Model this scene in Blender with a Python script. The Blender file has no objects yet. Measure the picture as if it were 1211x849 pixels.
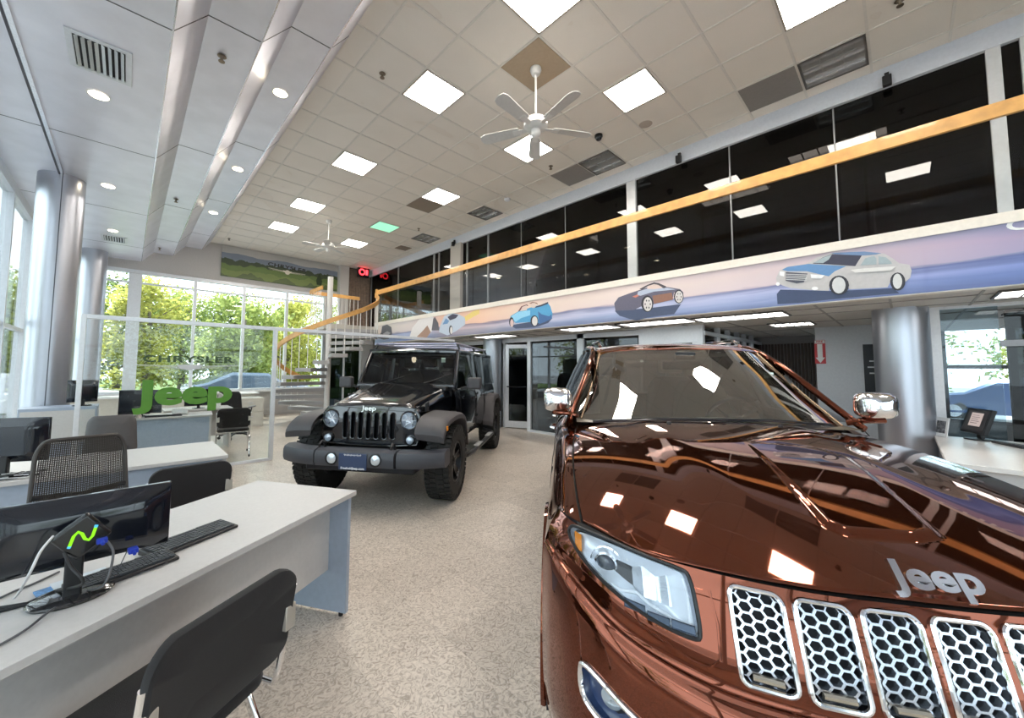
import bpy, bmesh, math, random
import numpy as np
from mathutils import Vector, Matrix, Euler
R=math.radians
random.seed(7)
SC=bpy.context.scene; COL=SC.collection
# ------------------------------------------------------------ camera, world, sun, exposure
CZ=1.5
f_px,pt,ro,yw,pcx,pcy=458.09,.0643,.0058,.7507,578.79,406.37
fwd=Vector((math.sin(yw)*math.cos(pt),math.cos(yw)*math.cos(pt),math.sin(pt)))
rgt=Vector((math.cos(yw),-math.sin(yw),0)); upv=rgt.cross(fwd)
cr_=rgt*math.cos(ro)+upv*math.sin(ro); cu_=-rgt*math.sin(ro)+upv*math.cos(ro)
cam=bpy.data.cameras.new('camera'); camo=bpy.data.objects.new('camera',cam); COL.objects.link(camo)
M3=Matrix((cr_,cu_,-fwd)).transposed()
camo.matrix_world=Matrix.Translation((0,0,CZ))@M3.to_4x4()
cam.sensor_width=36; cam.lens=f_px/1211*36
cam.shift_x=(605.5-pcx)/1211; cam.shift_y=-(424.5-pcy)/1211
cam.clip_start=.05; cam.clip_end=300
SC.camera=camo
W=bpy.data.worlds.new('sky'); SC.world=W; W.use_nodes=True
bg=W.node_tree.nodes['Background']; bg.inputs[0].default_value=(.80,.90,1.0,1); bg.inputs[1].default_value=3.2
sun=bpy.data.lights.new('sun','SUN'); sun.energy=6; sun.angle=R(.6); sun.color=(1,.95,.85)
suno=bpy.data.objects.new('sun',sun); COL.objects.link(suno)
suno.rotation_euler=Vector((-.35,.70,1.15)).to_track_quat('Z','Y').to_euler()
SC.view_settings.view_transform='Standard'; SC.view_settings.look='None'
SC.view_settings.gamma=1; SC.view_settings.use_curve_mapping=False
SC.view_settings.exposure=0.38
LAMP=29.0
# ------------------------------------------------------------ materials
MAT={}
def mat(name,col=(.8,.8,.8),rough=.5,metal=0,coat=0,emis=None,es=0,spec=.5,trans=0,ior=1.45,cr=.03,sheen=0,bump=None,noise=None,alpha=1):
    if name in MAT: return MAT[name]
    m=bpy.data.materials.new(name); m.use_nodes=True; nt=m.node_tree; b=nt.nodes['Principled BSDF']
    b.inputs['Base Color'].default_value=(*col,1); b.inputs['Roughness'].default_value=rough
    b.inputs['Metallic'].default_value=metal; b.inputs['Coat Weight'].default_value=coat
    b.inputs['Coat Roughness'].default_value=cr
    b.inputs['Specular IOR Level'].default_value=spec; b.inputs['IOR'].default_value=ior
    b.inputs['Transmission Weight'].default_value=trans
    if sheen: b.inputs['Sheen Weight'].default_value=sheen
    if emis: b.inputs['Emission Color'].default_value=(*emis,1); b.inputs['Emission Strength'].default_value=es
    N=nt.nodes.new; L=nt.links.new
    tc=N('ShaderNodeTexCoord')
    # every surface gets a little procedural variation
    sc,amt=(noise if noise else (30,.04))
    nz=N('ShaderNodeTexNoise'); nz.inputs['Scale'].default_value=sc; nz.inputs['Detail'].default_value=4
    L(tc.outputs['Object'],nz.inputs['Vector'])
    mr=N('ShaderNodeMapRange'); mr.inputs[1].default_value=.3; mr.inputs[2].default_value=.7
    mr.inputs[3].default_value=1-amt; mr.inputs[4].default_value=1+amt
    L(nz.outputs[0],mr.inputs[0])
    vm=N('ShaderNodeVectorMath'); vm.operation='SCALE'; vm.inputs[0].default_value=col
    L(mr.outputs[0],vm.inputs['Scale']); L(vm.outputs[0],b.inputs['Base Color'])
    if bump:
        n2=N('ShaderNodeTexNoise'); n2.inputs['Scale'].default_value=bump[0]; n2.inputs['Detail'].default_value=3
        L(tc.outputs['Object'],n2.inputs['Vector'])
        bp=N('ShaderNodeBump'); bp.inputs['Strength'].default_value=bump[1]; bp.inputs['Distance'].default_value=bump[2] if len(bump)>2 else .01
        L(n2.outputs[0],bp.inputs['Height']); L(bp.outputs[0],b.inputs['Normal'])
    MAT[name]=m; return m
def glass(name,tint=(.9,.95,.93),k=1.0,f0=1.5,rough=0.0):
    if name in MAT: return MAT[name]
    m=bpy.data.materials.new(name); m.use_nodes=True; nt=m.node_tree; nt.nodes.clear()
    N=nt.nodes.new; L=nt.links.new
    out=N('ShaderNodeOutputMaterial'); mx=N('ShaderNodeMixShader'); tr=N('ShaderNodeBsdfTransparent'); gl=N('ShaderNodeBsdfGlossy')
    tr.inputs[0].default_value=(*tint,1); gl.inputs['Roughness'].default_value=rough
    fr=N('ShaderNodeFresnel'); fr.inputs[0].default_value=f0
    mu=N('ShaderNodeMath'); mu.operation='MULTIPLY'; mu.use_clamp=True; mu.inputs[1].default_value=k
    L(fr.outputs[0],mu.inputs[0]); L(mu.outputs[0],mx.inputs[0]); L(tr.outputs[0],mx.inputs[1]); L(gl.outputs[0],mx.inputs[2]); L(mx.outputs[0],out.inputs[0])
    MAT[name]=m; return m
def emit(name,col,s):
    if name in MAT: return MAT[name]
    m=bpy.data.materials.new(name); m.use_nodes=True; nt=m.node_tree; nt.nodes.clear()
    out=nt.nodes.new('ShaderNodeOutputMaterial'); e=nt.nodes.new('ShaderNodeEmission')
    e.inputs[0].default_value=(*col,1); e.inputs[1].default_value=s; nt.links.new(e.outputs[0],out.inputs[0])
    MAT[name]=m; return m
# ------------------------------------------------------------ mesh builder
class MB:
    def __init__(s): s.v=[]; s.f=[]
    def add(s,vs,fs):
        o=len(s.v); s.v+= [tuple(map(float,p)) for p in vs]; s.f+=[tuple(o+i for i in f) for f in fs]; return s
    def box(s,x0,x1,y0,y1,z0,z1,mx=None):
        s.nb=getattr(s,'nb',-1)+1; e=.0002*(s.nb%7); x0-=e;x1+=e;y0-=e;y1+=e;z0-=e;z1+=e
        vs=[(x,y,z) for z in (z0,z1) for y in (y0,y1) for x in (x0,x1)]
        if mx is not None: vs=[mx@Vector(p) for p in vs]
        return s.add(vs,[(0,2,3,1),(4,5,7,6),(0,1,5,4),(2,6,7,3),(0,4,6,2),(1,3,7,5)])
    def grid(s,P,cu=False,cv=False,flip=False):
        n=len(P); m=len(P[0]); vs=[p for r in P for p in r]; fs=[]
        for i in range(n if cu else n-1):
            for j in range(m if cv else m-1):
                a=i*m+j; b=i*m+(j+1)%m; c=((i+1)%n)*m+(j+1)%m; d=((i+1)%n)*m+j
                fs.append((a,d,c,b) if flip else (a,b,c,d))
        return s.add(vs,fs)
    def ring(s,c,d,r,n,ref=None,ry=None):
        d=Vector(d).normalized(); a=Vector(ref) if ref is not None else (Vector((0,0,1)) if abs(d.z)<.9 else Vector((1,0,0)))
        u=d.cross(a).normalized(); w=u.cross(d); ry=r if ry is None else ry
        return [Vector(c)+u*(r*math.cos(2*math.pi*k/n))+w*(ry*math.sin(2*math.pi*k/n)) for k in range(n)]
    def cyl(s,p0,p1,r0,r1=None,n=16,cap=True):
        r1=r0 if r1 is None else r1; d=Vector(p1)-Vector(p0)
        a=s.ring(p0,d,r0,n); b=s.ring(p1,d,r1,n)
        s.grid([a,b],cv=True,flip=True)
        if cap: s.add(a,[tuple(range(n))]); s.add(b,[tuple(reversed(range(n)))])
        return s
    def tube(s,pts,r,n=8,closed=False,cap=True,ry=None,up=None):
        pts=[Vector(p) for p in pts]; m=len(pts); R_=[]
        a=None
        for i,p in enumerate(pts):
            if closed: d=pts[(i+1)%m]-pts[i-1]
            else: d=pts[min(i+1,m-1)]-pts[max(i-1,0)]
            d.normalize()
            if up is not None: u=d.cross(Vector(up)).normalized()
            else:
                if a is None:
                    a=Vector((0,0,1)) if abs(d.z)<.9 else Vector((1,0,0)); u=d.cross(a).normalized()
                else:
                    u=(a-d*a.dot(d)).normalized()
                a=u
            w=u.cross(d); rr=r[i] if isinstance(r,(list,tuple)) else r; r2=ry if ry else rr
            R_.append([p+u*(rr*math.cos(2*math.pi*k/n+.4))+w*(r2*math.sin(2*math.pi*k/n+.4)) for k in range(n)])
        s.grid(R_,cu=closed,cv=True,flip=True)
        if cap and not closed: s.add(R_[0],[tuple(range(n))]); s.add(R_[-1],[tuple(reversed(range(n)))])
        return s
    def lathe(s,prof,n=24,mx=None,a0=0,a1=2*math.pi):
        full=abs(a1-a0-2*math.pi)<1e-6
        P=[]
        for r,z in prof:
            P.append([Vector((r*math.cos(a0+(a1-a0)*k/(n if full else n-1)),r*math.sin(a0+(a1-a0)*k/(n if full else n-1)),z)) for k in range(n)])
        if mx is not None: P=[[mx@q for q in r] for r in P]
        return s.grid(P,cv=full)
    def prism(s,poly,h,mx=None):
        """poly in xy, from z=0 to h"""
        n=len(poly); vs=[Vector((x,y,0)) for x,y in poly]+[Vector((x,y,h)) for x,y in poly]
        if mx is not None: vs=[mx@p for p in vs]
        return s.add(vs,[tuple(reversed(range(n))),tuple(range(n,2*n))]+[(i,(i+1)%n,n+(i+1)%n,n+i) for i in range(n)])
    def build(s,name,m,parent=None,smooth=False,bevel=0,seg=2,sub=0,angle=40,solid=0,merge=0,fix=True):
        me=bpy.data.meshes.new(name); me.from_pydata(s.v,[],s.f)
        bm=bmesh.new(); bm.from_mesh(me)
        if merge: bmesh.ops.remove_doubles(bm,verts=bm.verts,dist=merge)
        if fix: bmesh.ops.recalc_face_normals(bm,faces=bm.faces)
        bm.to_mesh(me); bm.free()
        me.materials.append(m)
        o=bpy.data.objects.new(name,me); COL.objects.link(o)
        if parent is not None: o.parent=parent
        if solid:
            k=o.modifiers.new('solid','SOLIDIFY'); k.thickness=solid; k.offset=-1
        if bevel:
            k=o.modifiers.new('bevel','BEVEL'); k.width=bevel; k.segments=seg; k.limit_method='ANGLE'; k.angle_limit=R(35)
        if sub:
            k=o.modifiers.new('sub','SUBSURF'); k.levels=sub; k.render_levels=sub
        if smooth or bevel or sub:
            for p in me.polygons: p.use_smooth=True
            if not sub and smooth!='all':
                me.set_sharp_from_angle(angle=R(angle))
        return o
def tag(o,label=None,cat=None,group=None,kind=None):
    if label: o['label']=label
    if cat: o['category']=cat
    if group: o['group']=group
    if kind: o['kind']=kind
    return o
def empty(name,loc=(0,0,0),rz=0,label=None,cat=None,group=None):
    o=bpy.data.objects.new(name,None); COL.objects.link(o); o.location=loc; o.rotation_euler=(0,0,rz)
    o.empty_display_size=.1
    return tag(o,label,cat,group)
def struct(o): o['kind']='structure'; return o
KIDS={}
def copy_tree(o,loc=None,rz=None,label=None,parent=None,group=None):
    c=o.copy(); COL.objects.link(c); c.parent=parent
    if loc is not None: c.location=loc
    if rz is not None: c.rotation_euler=(0,0,rz)
    if label: c['label']=label
    if group: c['group']=group
    for ch in [x for x in bpy.data.objects if x.parent==o]: copy_tree(ch,parent=c)
    return c
def text_mb(txt,size=1,ext=.01,off=0.0,sx=1,shear=0,spacing=1):
    cu=bpy.data.curves.new('txt','FONT'); cu.body=txt; cu.size=size; cu.extrude=ext; cu.offset=off; cu.align_x='CENTER'; cu.align_y='CENTER'
    cu.shear=shear; cu.space_character=spacing; cu.resolution_u=4
    o=bpy.data.objects.new('txt',cu); COL.objects.link(o)
    bpy.context.view_layer.update()
    dg=bpy.context.evaluated_depsgraph_get(); me=o.evaluated_get(dg).to_mesh()
    vs=[(v.co.x*sx,v.co.y,v.co.z) for v in me.vertices]; fs=[tuple(p.vertices) for p in me.polygons]
    o.evaluated_get(dg).to_mesh_clear()
    bpy.data.objects.remove(o); bpy.data.curves.remove(cu)
    return vs,fs
def text(mb,txt,size,mx,ext=.003,off=0,sx=1,shear=0,spacing=1):
    vs,fs=text_mb(txt,size,ext,off,sx,shear,spacing)
    return mb.add([mx@Vector(v) for v in vs],fs)
def frame(o,x,y,z=None):
    """matrix with origin o, local x axis, local y axis"""
    x=Vector(x).normalized(); y=Vector(y).normalized(); z=x.cross(y).normalized(); y=z.cross(x)
    m=Matrix((x,y,z)).transposed().to_4x4(); m.translation=Vector(o); return m
def ray(px,py):
    return (fwd*f_px+cr_*(px-pcx)-cu_*(py-pcy))/f_px
def onx(px,py,X):
    d=ray(px,py); return Vector((0,0,CZ))+d*(X/d.x)
def ony(px,py,Y):
    d=ray(px,py); return Vector((0,0,CZ))+d*(Y/d.y)
def onz(px,py,Z):
    d=ray(px,py); return Vector((0,0,CZ))+d*((Z-CZ)/d.z)
white=mat('white_paint',(.78,.78,.78),.45)
trimw=mat('white_trim',(.80,.80,.82),.35)
alum=mat('satin_aluminium',(.72,.74,.78),.3,.8)
alumw=mat('silver_frame',(.70,.72,.76),.35,.3)
black=mat('black_plastic',(.012,.012,.014),.4)
blackg=mat('gloss_black',(.008,.010,.016),.12,coat=.5)
chrome=mat('chrome',(.88,.88,.90),.06,1)
rubber=mat('tyre_rubber',(.018,.018,.018),.7,bump=(60,.3,.004))
steel=mat('polished_steel',(.75,.76,.78),.18,1)
fabric=mat('black_fabric',(.017,.015,.016),.92,sheen=.1,bump=(400,.4,.002))
laminate=mat('grey_laminate',(.56,.545,.54),.4,noise=(60,.03))
lamblue=mat('blue_grey_laminate',(.36,.42,.52),.45)
wood=mat('oak_handrail',(.66,.36,.12),.35,coat=.3,noise=(9,.15))
# ------------------------------------------------------------ floor
def floor_mat():
    m=bpy.data.materials.new('speckled_vinyl_tile'); m.use_nodes=True; nt=m.node_tree; b=nt.nodes['Principled BSDF']
    N=nt.nodes.new; L=nt.links.new
    tc=N('ShaderNodeTexCoord')
    n1=N('ShaderNodeTexNoise'); n1.inputs['Scale'].default_value=20; n1.inputs['Detail'].default_value=3; n1.inputs['Roughness'].default_value=.6; n1.inputs['Distortion'].default_value=3.5
    L(tc.outputs['Object'],n1.inputs['Vector'])
    r1=N('ShaderNodeValToRGB'); cr=r1.color_ramp; cr.elements[0].position=.30; cr.elements[0].color=(.29,.24,.20,1); cr.elements[1].position=.72; cr.elements[1].color=(.66,.59,.52,1)
    e=cr.elements.new(.46); e.color=(.45,.39,.335,1); e=cr.elements.new(.52); e.color=(.56,.495,.43,1)
    L(n1.outputs[0],r1.inputs[0])
    v=N('ShaderNodeTexVoronoi'); v.inputs['Scale'].default_value=5; v.distance='CHEBYCHEV'
    # tile to tile tone: one value per 0.45 m tile
    sp=N('ShaderNodeVectorMath'); sp.operation='SCALE'; sp.inputs['Scale'].default_value=1/.457
    L(tc.outputs['Object'],sp.inputs[0])
    fl=N('ShaderNodeVectorMath'); fl.operation='FLOOR'; L(sp.outputs[0],fl.inputs[0])
    wn=N('ShaderNodeTexWhiteNoise'); wn.noise_dimensions='3D'; L(fl.outputs[0],wn.inputs[0])
    mr=N('ShaderNodeMapRange'); mr.inputs[3].default_value=.92; mr.inputs[4].default_value=1.08; L(wn.outputs[0],mr.inputs[0])
    fr=N('ShaderNodeVectorMath'); fr.operation='FRACTION'; L(sp.outputs[0],fr.inputs[0])
    sx=N('ShaderNodeSeparateXYZ'); L(fr.outputs[0],sx.inputs[0])
    mn=N('ShaderNodeMath'); mn.operation='MINIMUM'; L(sx.outputs[0],mn.inputs[0]); L(sx.outputs[1],mn.inputs[1])
    gt=N('ShaderNodeMath'); gt.operation='GREATER_THAN'; gt.inputs[1].default_value=.008; L(mn.outputs[0],gt.inputs[0])
    m2=N('ShaderNodeMapRange'); m2.inputs[3].default_value=.78; m2.inputs[4].default_value=1; L(gt.outputs[0],m2.inputs[0])
    mu=N('ShaderNodeMath'); mu.operation='MULTIPLY'; L(mr.outputs[0],mu.inputs[0]); L(m2.outputs[0],mu.inputs[1])
    sc=N('ShaderNodeVectorMath'); sc.operation='SCALE'; L(r1.outputs[0],sc.inputs[0]); L(mu.outputs[0],sc.inputs['Scale'])
    L(sc.outputs[0],b.inputs['Base Color'])
    b.inputs['Roughness'].default_value=.32; b.inputs['Specular IOR Level'].default_value=.45
    return m
FM=floor_mat()
struct(MB().box(-1.5,11.5,-6,13.9,-.12,0).build('floor',FM))
# ------------------------------------------------------------ ceiling with tee grid
ZC=5.17
def tile_mat():
    m=bpy.data.materials.new('ceiling_tile'); m.use_nodes=True; nt=m.node_tree; b=nt.nodes['Principled BSDF']
    N=nt.nodes.new; L=nt.links.new; tc=N('ShaderNodeTexCoord')
    n1=N('ShaderNodeTexNoise'); n1.inputs['Scale'].default_value=.9; n1.inputs['Detail'].default_value=2; n1.inputs['Distortion'].default_value=1.5
    L(tc.outputs['Object'],n1.inputs['Vector'])
    r1=N('ShaderNodeValToRGB'); cr=r1.color_ramp; cr.elements[0].position=.3; cr.elements[0].color=(.77,.705,.635,1); cr.elements[1].position=.62; cr.elements[1].color=(.82,.765,.70,1)
    L(n1.outputs[0],r1.inputs[0])
    # old water marks: thin darker rims
    e=cr.elements.new(.33); e.color=(.75,.685,.61,1); e=cr.elements.new(.345); e.color=(.79,.735,.67,1)
    n2=N('ShaderNodeTexNoise'); n2.inputs['Scale'].default_value=160; L(tc.outputs['Object'],n2.inputs['Vector'])
    mr=N('ShaderNodeMapRange'); mr.inputs[3].default_value=.93; mr.inputs[4].default_value=1.05; L(n2.outputs[0],mr.inputs[0])
    sc=N('ShaderNodeVectorMath'); sc.operation='SCALE'; L(r1.outputs[0],sc.inputs[0]); L(mr.outputs[0],sc.inputs['Scale']); L(sc.outputs[0],b.inputs['Base Color'])
    b.inputs['Roughness'].default_value=.6
    return m
TM=tile_mat()
PX,PY=.636,.6185
X0=2.82; Y0=4.144          # centre of the tile that carries the second light of the first row
def tx(i): return X0+i*PX
def ty(k): return Y0+k*PY
CX0,CX1=1.62,6.75
struct(MB().box(CX0,CX1,-6,13.8,ZC,ZC+.15).build('ceiling',TM))
g=MB()
i=-1
xs=[tx(i+.5) for i in range(-2,7) if CX0<tx(i+.5)<6.6]; ys=[ty(k+.5) for k in range(-17,17) if -6<ty(k+.5)<13.8]
for x in xs: g.box(x-.012,x+.012,-6,13.8,ZC-.008,ZC)
for y in ys: g.box(CX0,6.6,y-.012,y+.012,ZC-.007,ZC)
struct(g.build('ceiling_grid',mat('tee_grid',(.72,.68,.63),.5)))
# ------------------------------------------------------------ stepped metal soffit on the left
def soffit_mat():
    m=mat('satin_metal_panel',(.80,.80,.87),.38,.55,noise=(3,.05)); return m
SM=soffit_mat()
prof=[(-1.45,4.30),(.148,4.30),(.375,4.59),(.79,4.59),(1.04,4.91),(1.43,4.91),(1.62,5.17)]
s=MB(); s.grid([[(x,y,z) for x,z in prof] for y in (-6,13.79)])
s.add([(prof[0][0],-6,5.3),(prof[0][0],13.79,5.3),(1.62,13.79,5.3),(1.62,-6,5.3)],[(0,1,2,3)])
so=s.build('soffit',SM); struct(so); so['label']='stepped satin metal ceiling soffit'
g=MB()
for k in range(-3,5):
    y=4.05+2.72*k
    for (a,b) in zip(prof[:-1],prof[1:]):
        dx,dz=b[0]-a[0],b[1]-a[1]; L_=math.hypot(dx,dz); nx,nz=dz/L_,-dx/L_
        g.add([(a[0],y-.006,a[1]),(b[0],y-.006,b[1]),(b[0]+nx*.002,y-.006,b[1]+nz*.002),(a[0]+nx*.002,y-.006,a[1]+nz*.002),
               (a[0],y+.006,a[1]),(b[0],y+.006,b[1]),(b[0]+nx*.002,y+.006,b[1]+nz*.002),(a[0]+nx*.002,y+.006,a[1]+nz*.002)],
              [(0,1,2,3),(4,7,6,5),(3,2,6,7),(0,4,5,1)])
struct(g.build('soffit_joints',mat('joint_dark',(.10,.10,.12),.6)))
g=MB()
g.box(-.84,-.805,-6,8.25,4.275,4.30)
for x,z in ((.148,4.30),(.79,4.59),(1.43,4.91)): g.box(x-.008,x+.004,-6,13.75,z-.008,z+.001)
struct(g.build('trim_soffit',mat('bright_trim',(.80,.80,.84),.2,.9)))
g=MB(); g.box(-.86,-.84,-6,8.25,4.27,4.30)
struct(g.build('trim_shadow_gap',mat('joint_dark')))
# ------------------------------------------------------------ far wall (y = 13.8)
wallm=mat('warm_grey_wall',(.50,.48,.47),.7)
YF=13.8
g=MB(); g.box(-1.5,7.3,YF,YF+.2,4.05,5.4); g.box(-1.5,5.0,YF,YF+.2,0,.80); g.box(6.75,11.5,YF,YF+.2,0,5.4); g.box(5.0,5.06,YF,YF+.2,0,4.05)
g.box(5.75,6.75,YF,YF+.2,2.75,4.05)
struct(g.build('wall_far',wallm))
# window frames
g=MB()
def mull(x,w=.07,z0=.8,z1=4.05,d=.12): g.box(x-w/2,x+w/2,YF-.02,YF+d,z0,z1)
for x in (-1.42,1.33,2.54,3.75,4.96): mull(x)
mull(.05,.26,z1=3.96)
g.box(-1.45,5.0,YF-.02,YF+.12,3.97,4.06); g.box(-1.45,5.0,YF-.03,YF+.14,.78,.85)
g.box(-1.45,5.0,YF+.0,YF+.08,3.70,3.74)
struct(g.build('window_1',alumw))
struct(MB().box(-1.4,4.95,YF+.04,YF+.05,.85,3.97).build('window_2',glass('clear_pane',(.93,.96,.95),.6)))
struct(MB().box(-1.45,5.0,YF-.12,YF-.02,.74,.79).build('trim_1',trimw))
# entrance doors under the landing
def glass_door(name,x0,x1,z1,y,gm,n=2,label=None):
    d=MB(); w=.06
    d.box(x0,x1,y-.03,y+.05,z1-.07,z1); d.box(x0,x1,y-.03,y+.05,0,.16)
    for i in range(n+1):
        x=x0+(x1-x0)*i/n; d.box(x-w/2,x+w/2,y-.03,y+.05,0,z1)
    o=struct(d.build(name,trimw)); return o
glass_door('door_1',5.08,6.30,2.62,YF,None,2)
struct(MB().box(5.1,6.28,YF,YF+.01,.16,2.55).build('door_2',glass('dark_pane',(.12,.14,.15),1.0)))
g=MB(); g.box(6.30,6.75,YF-.1,YF,0,2.75); g.box(5.4,5.72,YF-.2,YF,2.75,5.17); struct(g.build('trim_2',mat('pillar_paint',(.62,.60,.58),.6)))
# slatted timber wall above the landing
g=MB()
x=5.74
while x<6.75: g.box(x,x+.035,YF-.06,YF-.02,2.8,5.14); x+=.05
slatm=mat('walnut_slats',(.30,.22,.17),.55,noise=(12,.2))
struct(g.build('wall_slats',slatm))
struct(MB().box(5.72,6.78,YF-.02,YF,2.8,5.17).build('wall_slat_backing',mat('slat_backing',(.10,.075,.06),.7)))
# ------------------------------------------------------------ left window wall (x = -1.42)
XL=-1.42
g=MB()
for k in range(-4,10):
    y=-5.4+k*1.6+5
    g.box(XL-.08,XL+.04,y-.04,y+.04,0,4.3)
g.box(XL-.08,XL+.04,-6,YF,4.14,4.32); g.box(XL-.08,XL+.05,-6,YF,0,.35); g.box(XL-.05,XL+.02,-6,YF,2.1,2.16)
struct(g.build('window_3',alumw))
struct(MB().box(XL-.03,XL-.02,-6,YF,.35,4.15).build('window_4',glass('clear_pane')))
# wall behind the camera: storefront
g=MB()
for x in (-1.4,.6,2.6,4.6): g.box(x-.05,x+.05,-6.05,-5.93,0,4.3)
g.box(-1.5,11.5,-6.05,-5.93,0,.4); g.box(-1.5,11.5,-6.05,-5.9,4.2,5.4); g.box(-1.5,11.5,-6.05,-5.93,2.2,2.28)
struct(g.build('window_5',alumw))
struct(MB().box(-1.4,4.6,-6.0,-5.99,.4,4.2).build('window_6',glass('clear_pane')))
struct(MB().box(4.65,11.5,-6.1,-5.95,0,5.3).build('wall_behind',mat('maroon_grey_wall',(.20,.18,.18),.7)))
# ------------------------------------------------------------ brushed round columns
colm=mat('brushed_metal_column',(.52,.54,.60),.34,.85,noise=(2,.03))
def column(n,x,y,z1,m=colm,r=.25,tan=False):
    g=MB(); g.cyl((x,y,0),(x,y,z1),r,n=64)
    o=struct(g.build('column_%d'%n,m,smooth=True)); return o
column(1,-.84,8.47,4.3); column(2,-.72,13.3,4.3); column(3,6.97,7.35,2.32,mat('grey_column',(.42,.45,.50),.35,.7)); column(4,7.02,.02,2.32)
g=MB(); 
for (x,y) in ((-.84,8.47),): g.box(x+.02,x+.03,y-.257,y-.245,0,4.3)
struct(g.build('column_seam',mat('joint_dark')))
# ------------------------------------------------------------ mezzanine
XM,XU,XO=5.6,6.6,7.15
ZM=2.80
under=mat('soffit_underside',(.62,.60,.56),.6)
g=MB(); g.box(XM+.02,11.5,-6,11.2,2.27,2.5); struct(g.build('ceiling_lower',under))
g=MB(); g.box(XM+.02,11.5,-6,11.2,2.52,ZM); g.box(4.1,XM+.02,11.45,YF,2.62,ZM); g.box(XM+.02,11.5,11.2,YF,2.62,ZM)
struct(g.build('floor_mezzanine',mat('mezzanine_slab',(.60,.57,.52),.6)))
g=MB()
for y in np.arange(-5.5,11,.62): g.box(XM+.3,11.4,y-.01,y+.01,2.262,2.27)
for x in (6.2,6.82,7.9,9.1): g.box(x-.01,x+.01,-6,11.2,2.262,2.27)
struct(g.build('trim_lower_grid',mat('lower_grid',(.33,.32,.30),.5)))
g=MB(); g.box(XM-.03,XM+.02,-6,11.2,2.865,2.90); g.box(XM-.03,XU,-6,11.2,2.80,2.865)
g.box(XM-.01,XM+.12,-6,11.2,2.245,2.27)
struct(g.build('trim_fascia_cap',mat('cream_cap',(.80,.74,.66),.4)))
# glass guard behind fascia: thin clear panels up to handrail
gy=[-3.0,-1.4,.2,1.8,3.4,5.0,6.6,8.2,9.8,11.1]
GG=glass('guard_glass',(.97,.98,.98),.25)
gr=empty('glass_guard',(XM+.03,4,2.88),0,'clear glass guard panels between cream ledge and timber handrail','glass guard')
for a,b in zip(gy[:-1],gy[1:]):
    MB().box(0,.01,a-4+.01,b-4-.01,0,.90).build('glass_panel',GG,gr)
# handrail along the mezzanine and down the spiral stair
RZ=3.83
# upper glazed wall
postm=mat('grey_post',(.42,.42,.42),.45,.2)
g=MB()
g.box(XU-.06,XU+.10,-6,YF,4.93,5.17)
struct(g.build('wall_beam',mat('pale_beam',(.62,.64,.70),.5)))
g=MB(); 
for y,w in ((3.27,.17),(-.78,.10),(-.98,.06)): g.box(XU-.05,XU+.06,y-w/2,y+w/2,ZM,4.95)
struct(g.build('trim_3',mat('pale_post',(.60,.61,.62),.4,.2)))
g=MB(); g.box(XU-.1,XU+.2,8.15,8.6,ZM,4.95); struct(g.build('trim_4',mat('beige_pillar',(.50,.46,.42),.6)))
g=MB()
for y,w in ((7.12,.05),(9.5,.08),(9.25,.04),(7.95,.05),(13.6,.05),(11.6,.05)): g.box(XU-.03,XU+.04,y-w/2,y+w/2,ZM,4.95)
for y in (1.7,.5,4.75,6.0): g.box(XU-.008,XU+.008,y-.008,y+.008,ZM,4.95)
g.box(XU-.03,XU+.04,-6,YF,ZM,ZM+.06)
struct(g.build('window_7',mat('dark_frame',(.25,.25,.26),.4,.4)))
struct(MB().box(XU-.004,XU+.004,-6,YF,ZM+.06,4.93).build('window_8',glass('smoked_glass',(.20,.19,.18),.85,1.5)))
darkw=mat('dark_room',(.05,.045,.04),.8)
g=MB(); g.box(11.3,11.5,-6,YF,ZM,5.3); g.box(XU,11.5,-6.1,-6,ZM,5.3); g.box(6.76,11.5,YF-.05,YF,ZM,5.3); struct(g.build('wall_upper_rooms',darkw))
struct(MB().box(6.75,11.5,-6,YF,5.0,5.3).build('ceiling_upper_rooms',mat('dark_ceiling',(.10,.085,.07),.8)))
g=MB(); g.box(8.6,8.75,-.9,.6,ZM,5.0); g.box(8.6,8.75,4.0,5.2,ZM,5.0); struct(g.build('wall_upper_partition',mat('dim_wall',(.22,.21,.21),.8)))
# ------------------------------------------------------------ ground floor offices (x = 7.15)
ofw=mat('office_wall',(.50,.53,.58),.7)
g=MB(); g.box(11.3,11.5,-6,-2.4,0,2.5); g.box(11.3,11.5,1.0,13.8,0,2.5); g.box(11.3,11.5,-2.4,1.0,0,.55); struct(g.build('wall_right',mat('office_back',(.30,.32,.34),.8)))
g=MB(); g.box(11.3,11.4,-2.4,1.0,.55,.62); g.box(11.3,11.4,-2.4,1.0,1.55,1.62)
for y in (-2.4,-1.3,-.5,-.2,1.0): g.box(11.3,11.42,y-.04,y+.04,.55,2.34)
struct(g.build('window_9',mat('dark_frame')))
struct(MB().box(11.35,11.36,-2.4,1.0,.6,2.34).build('window_10',glass('clear_pane')))
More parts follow.
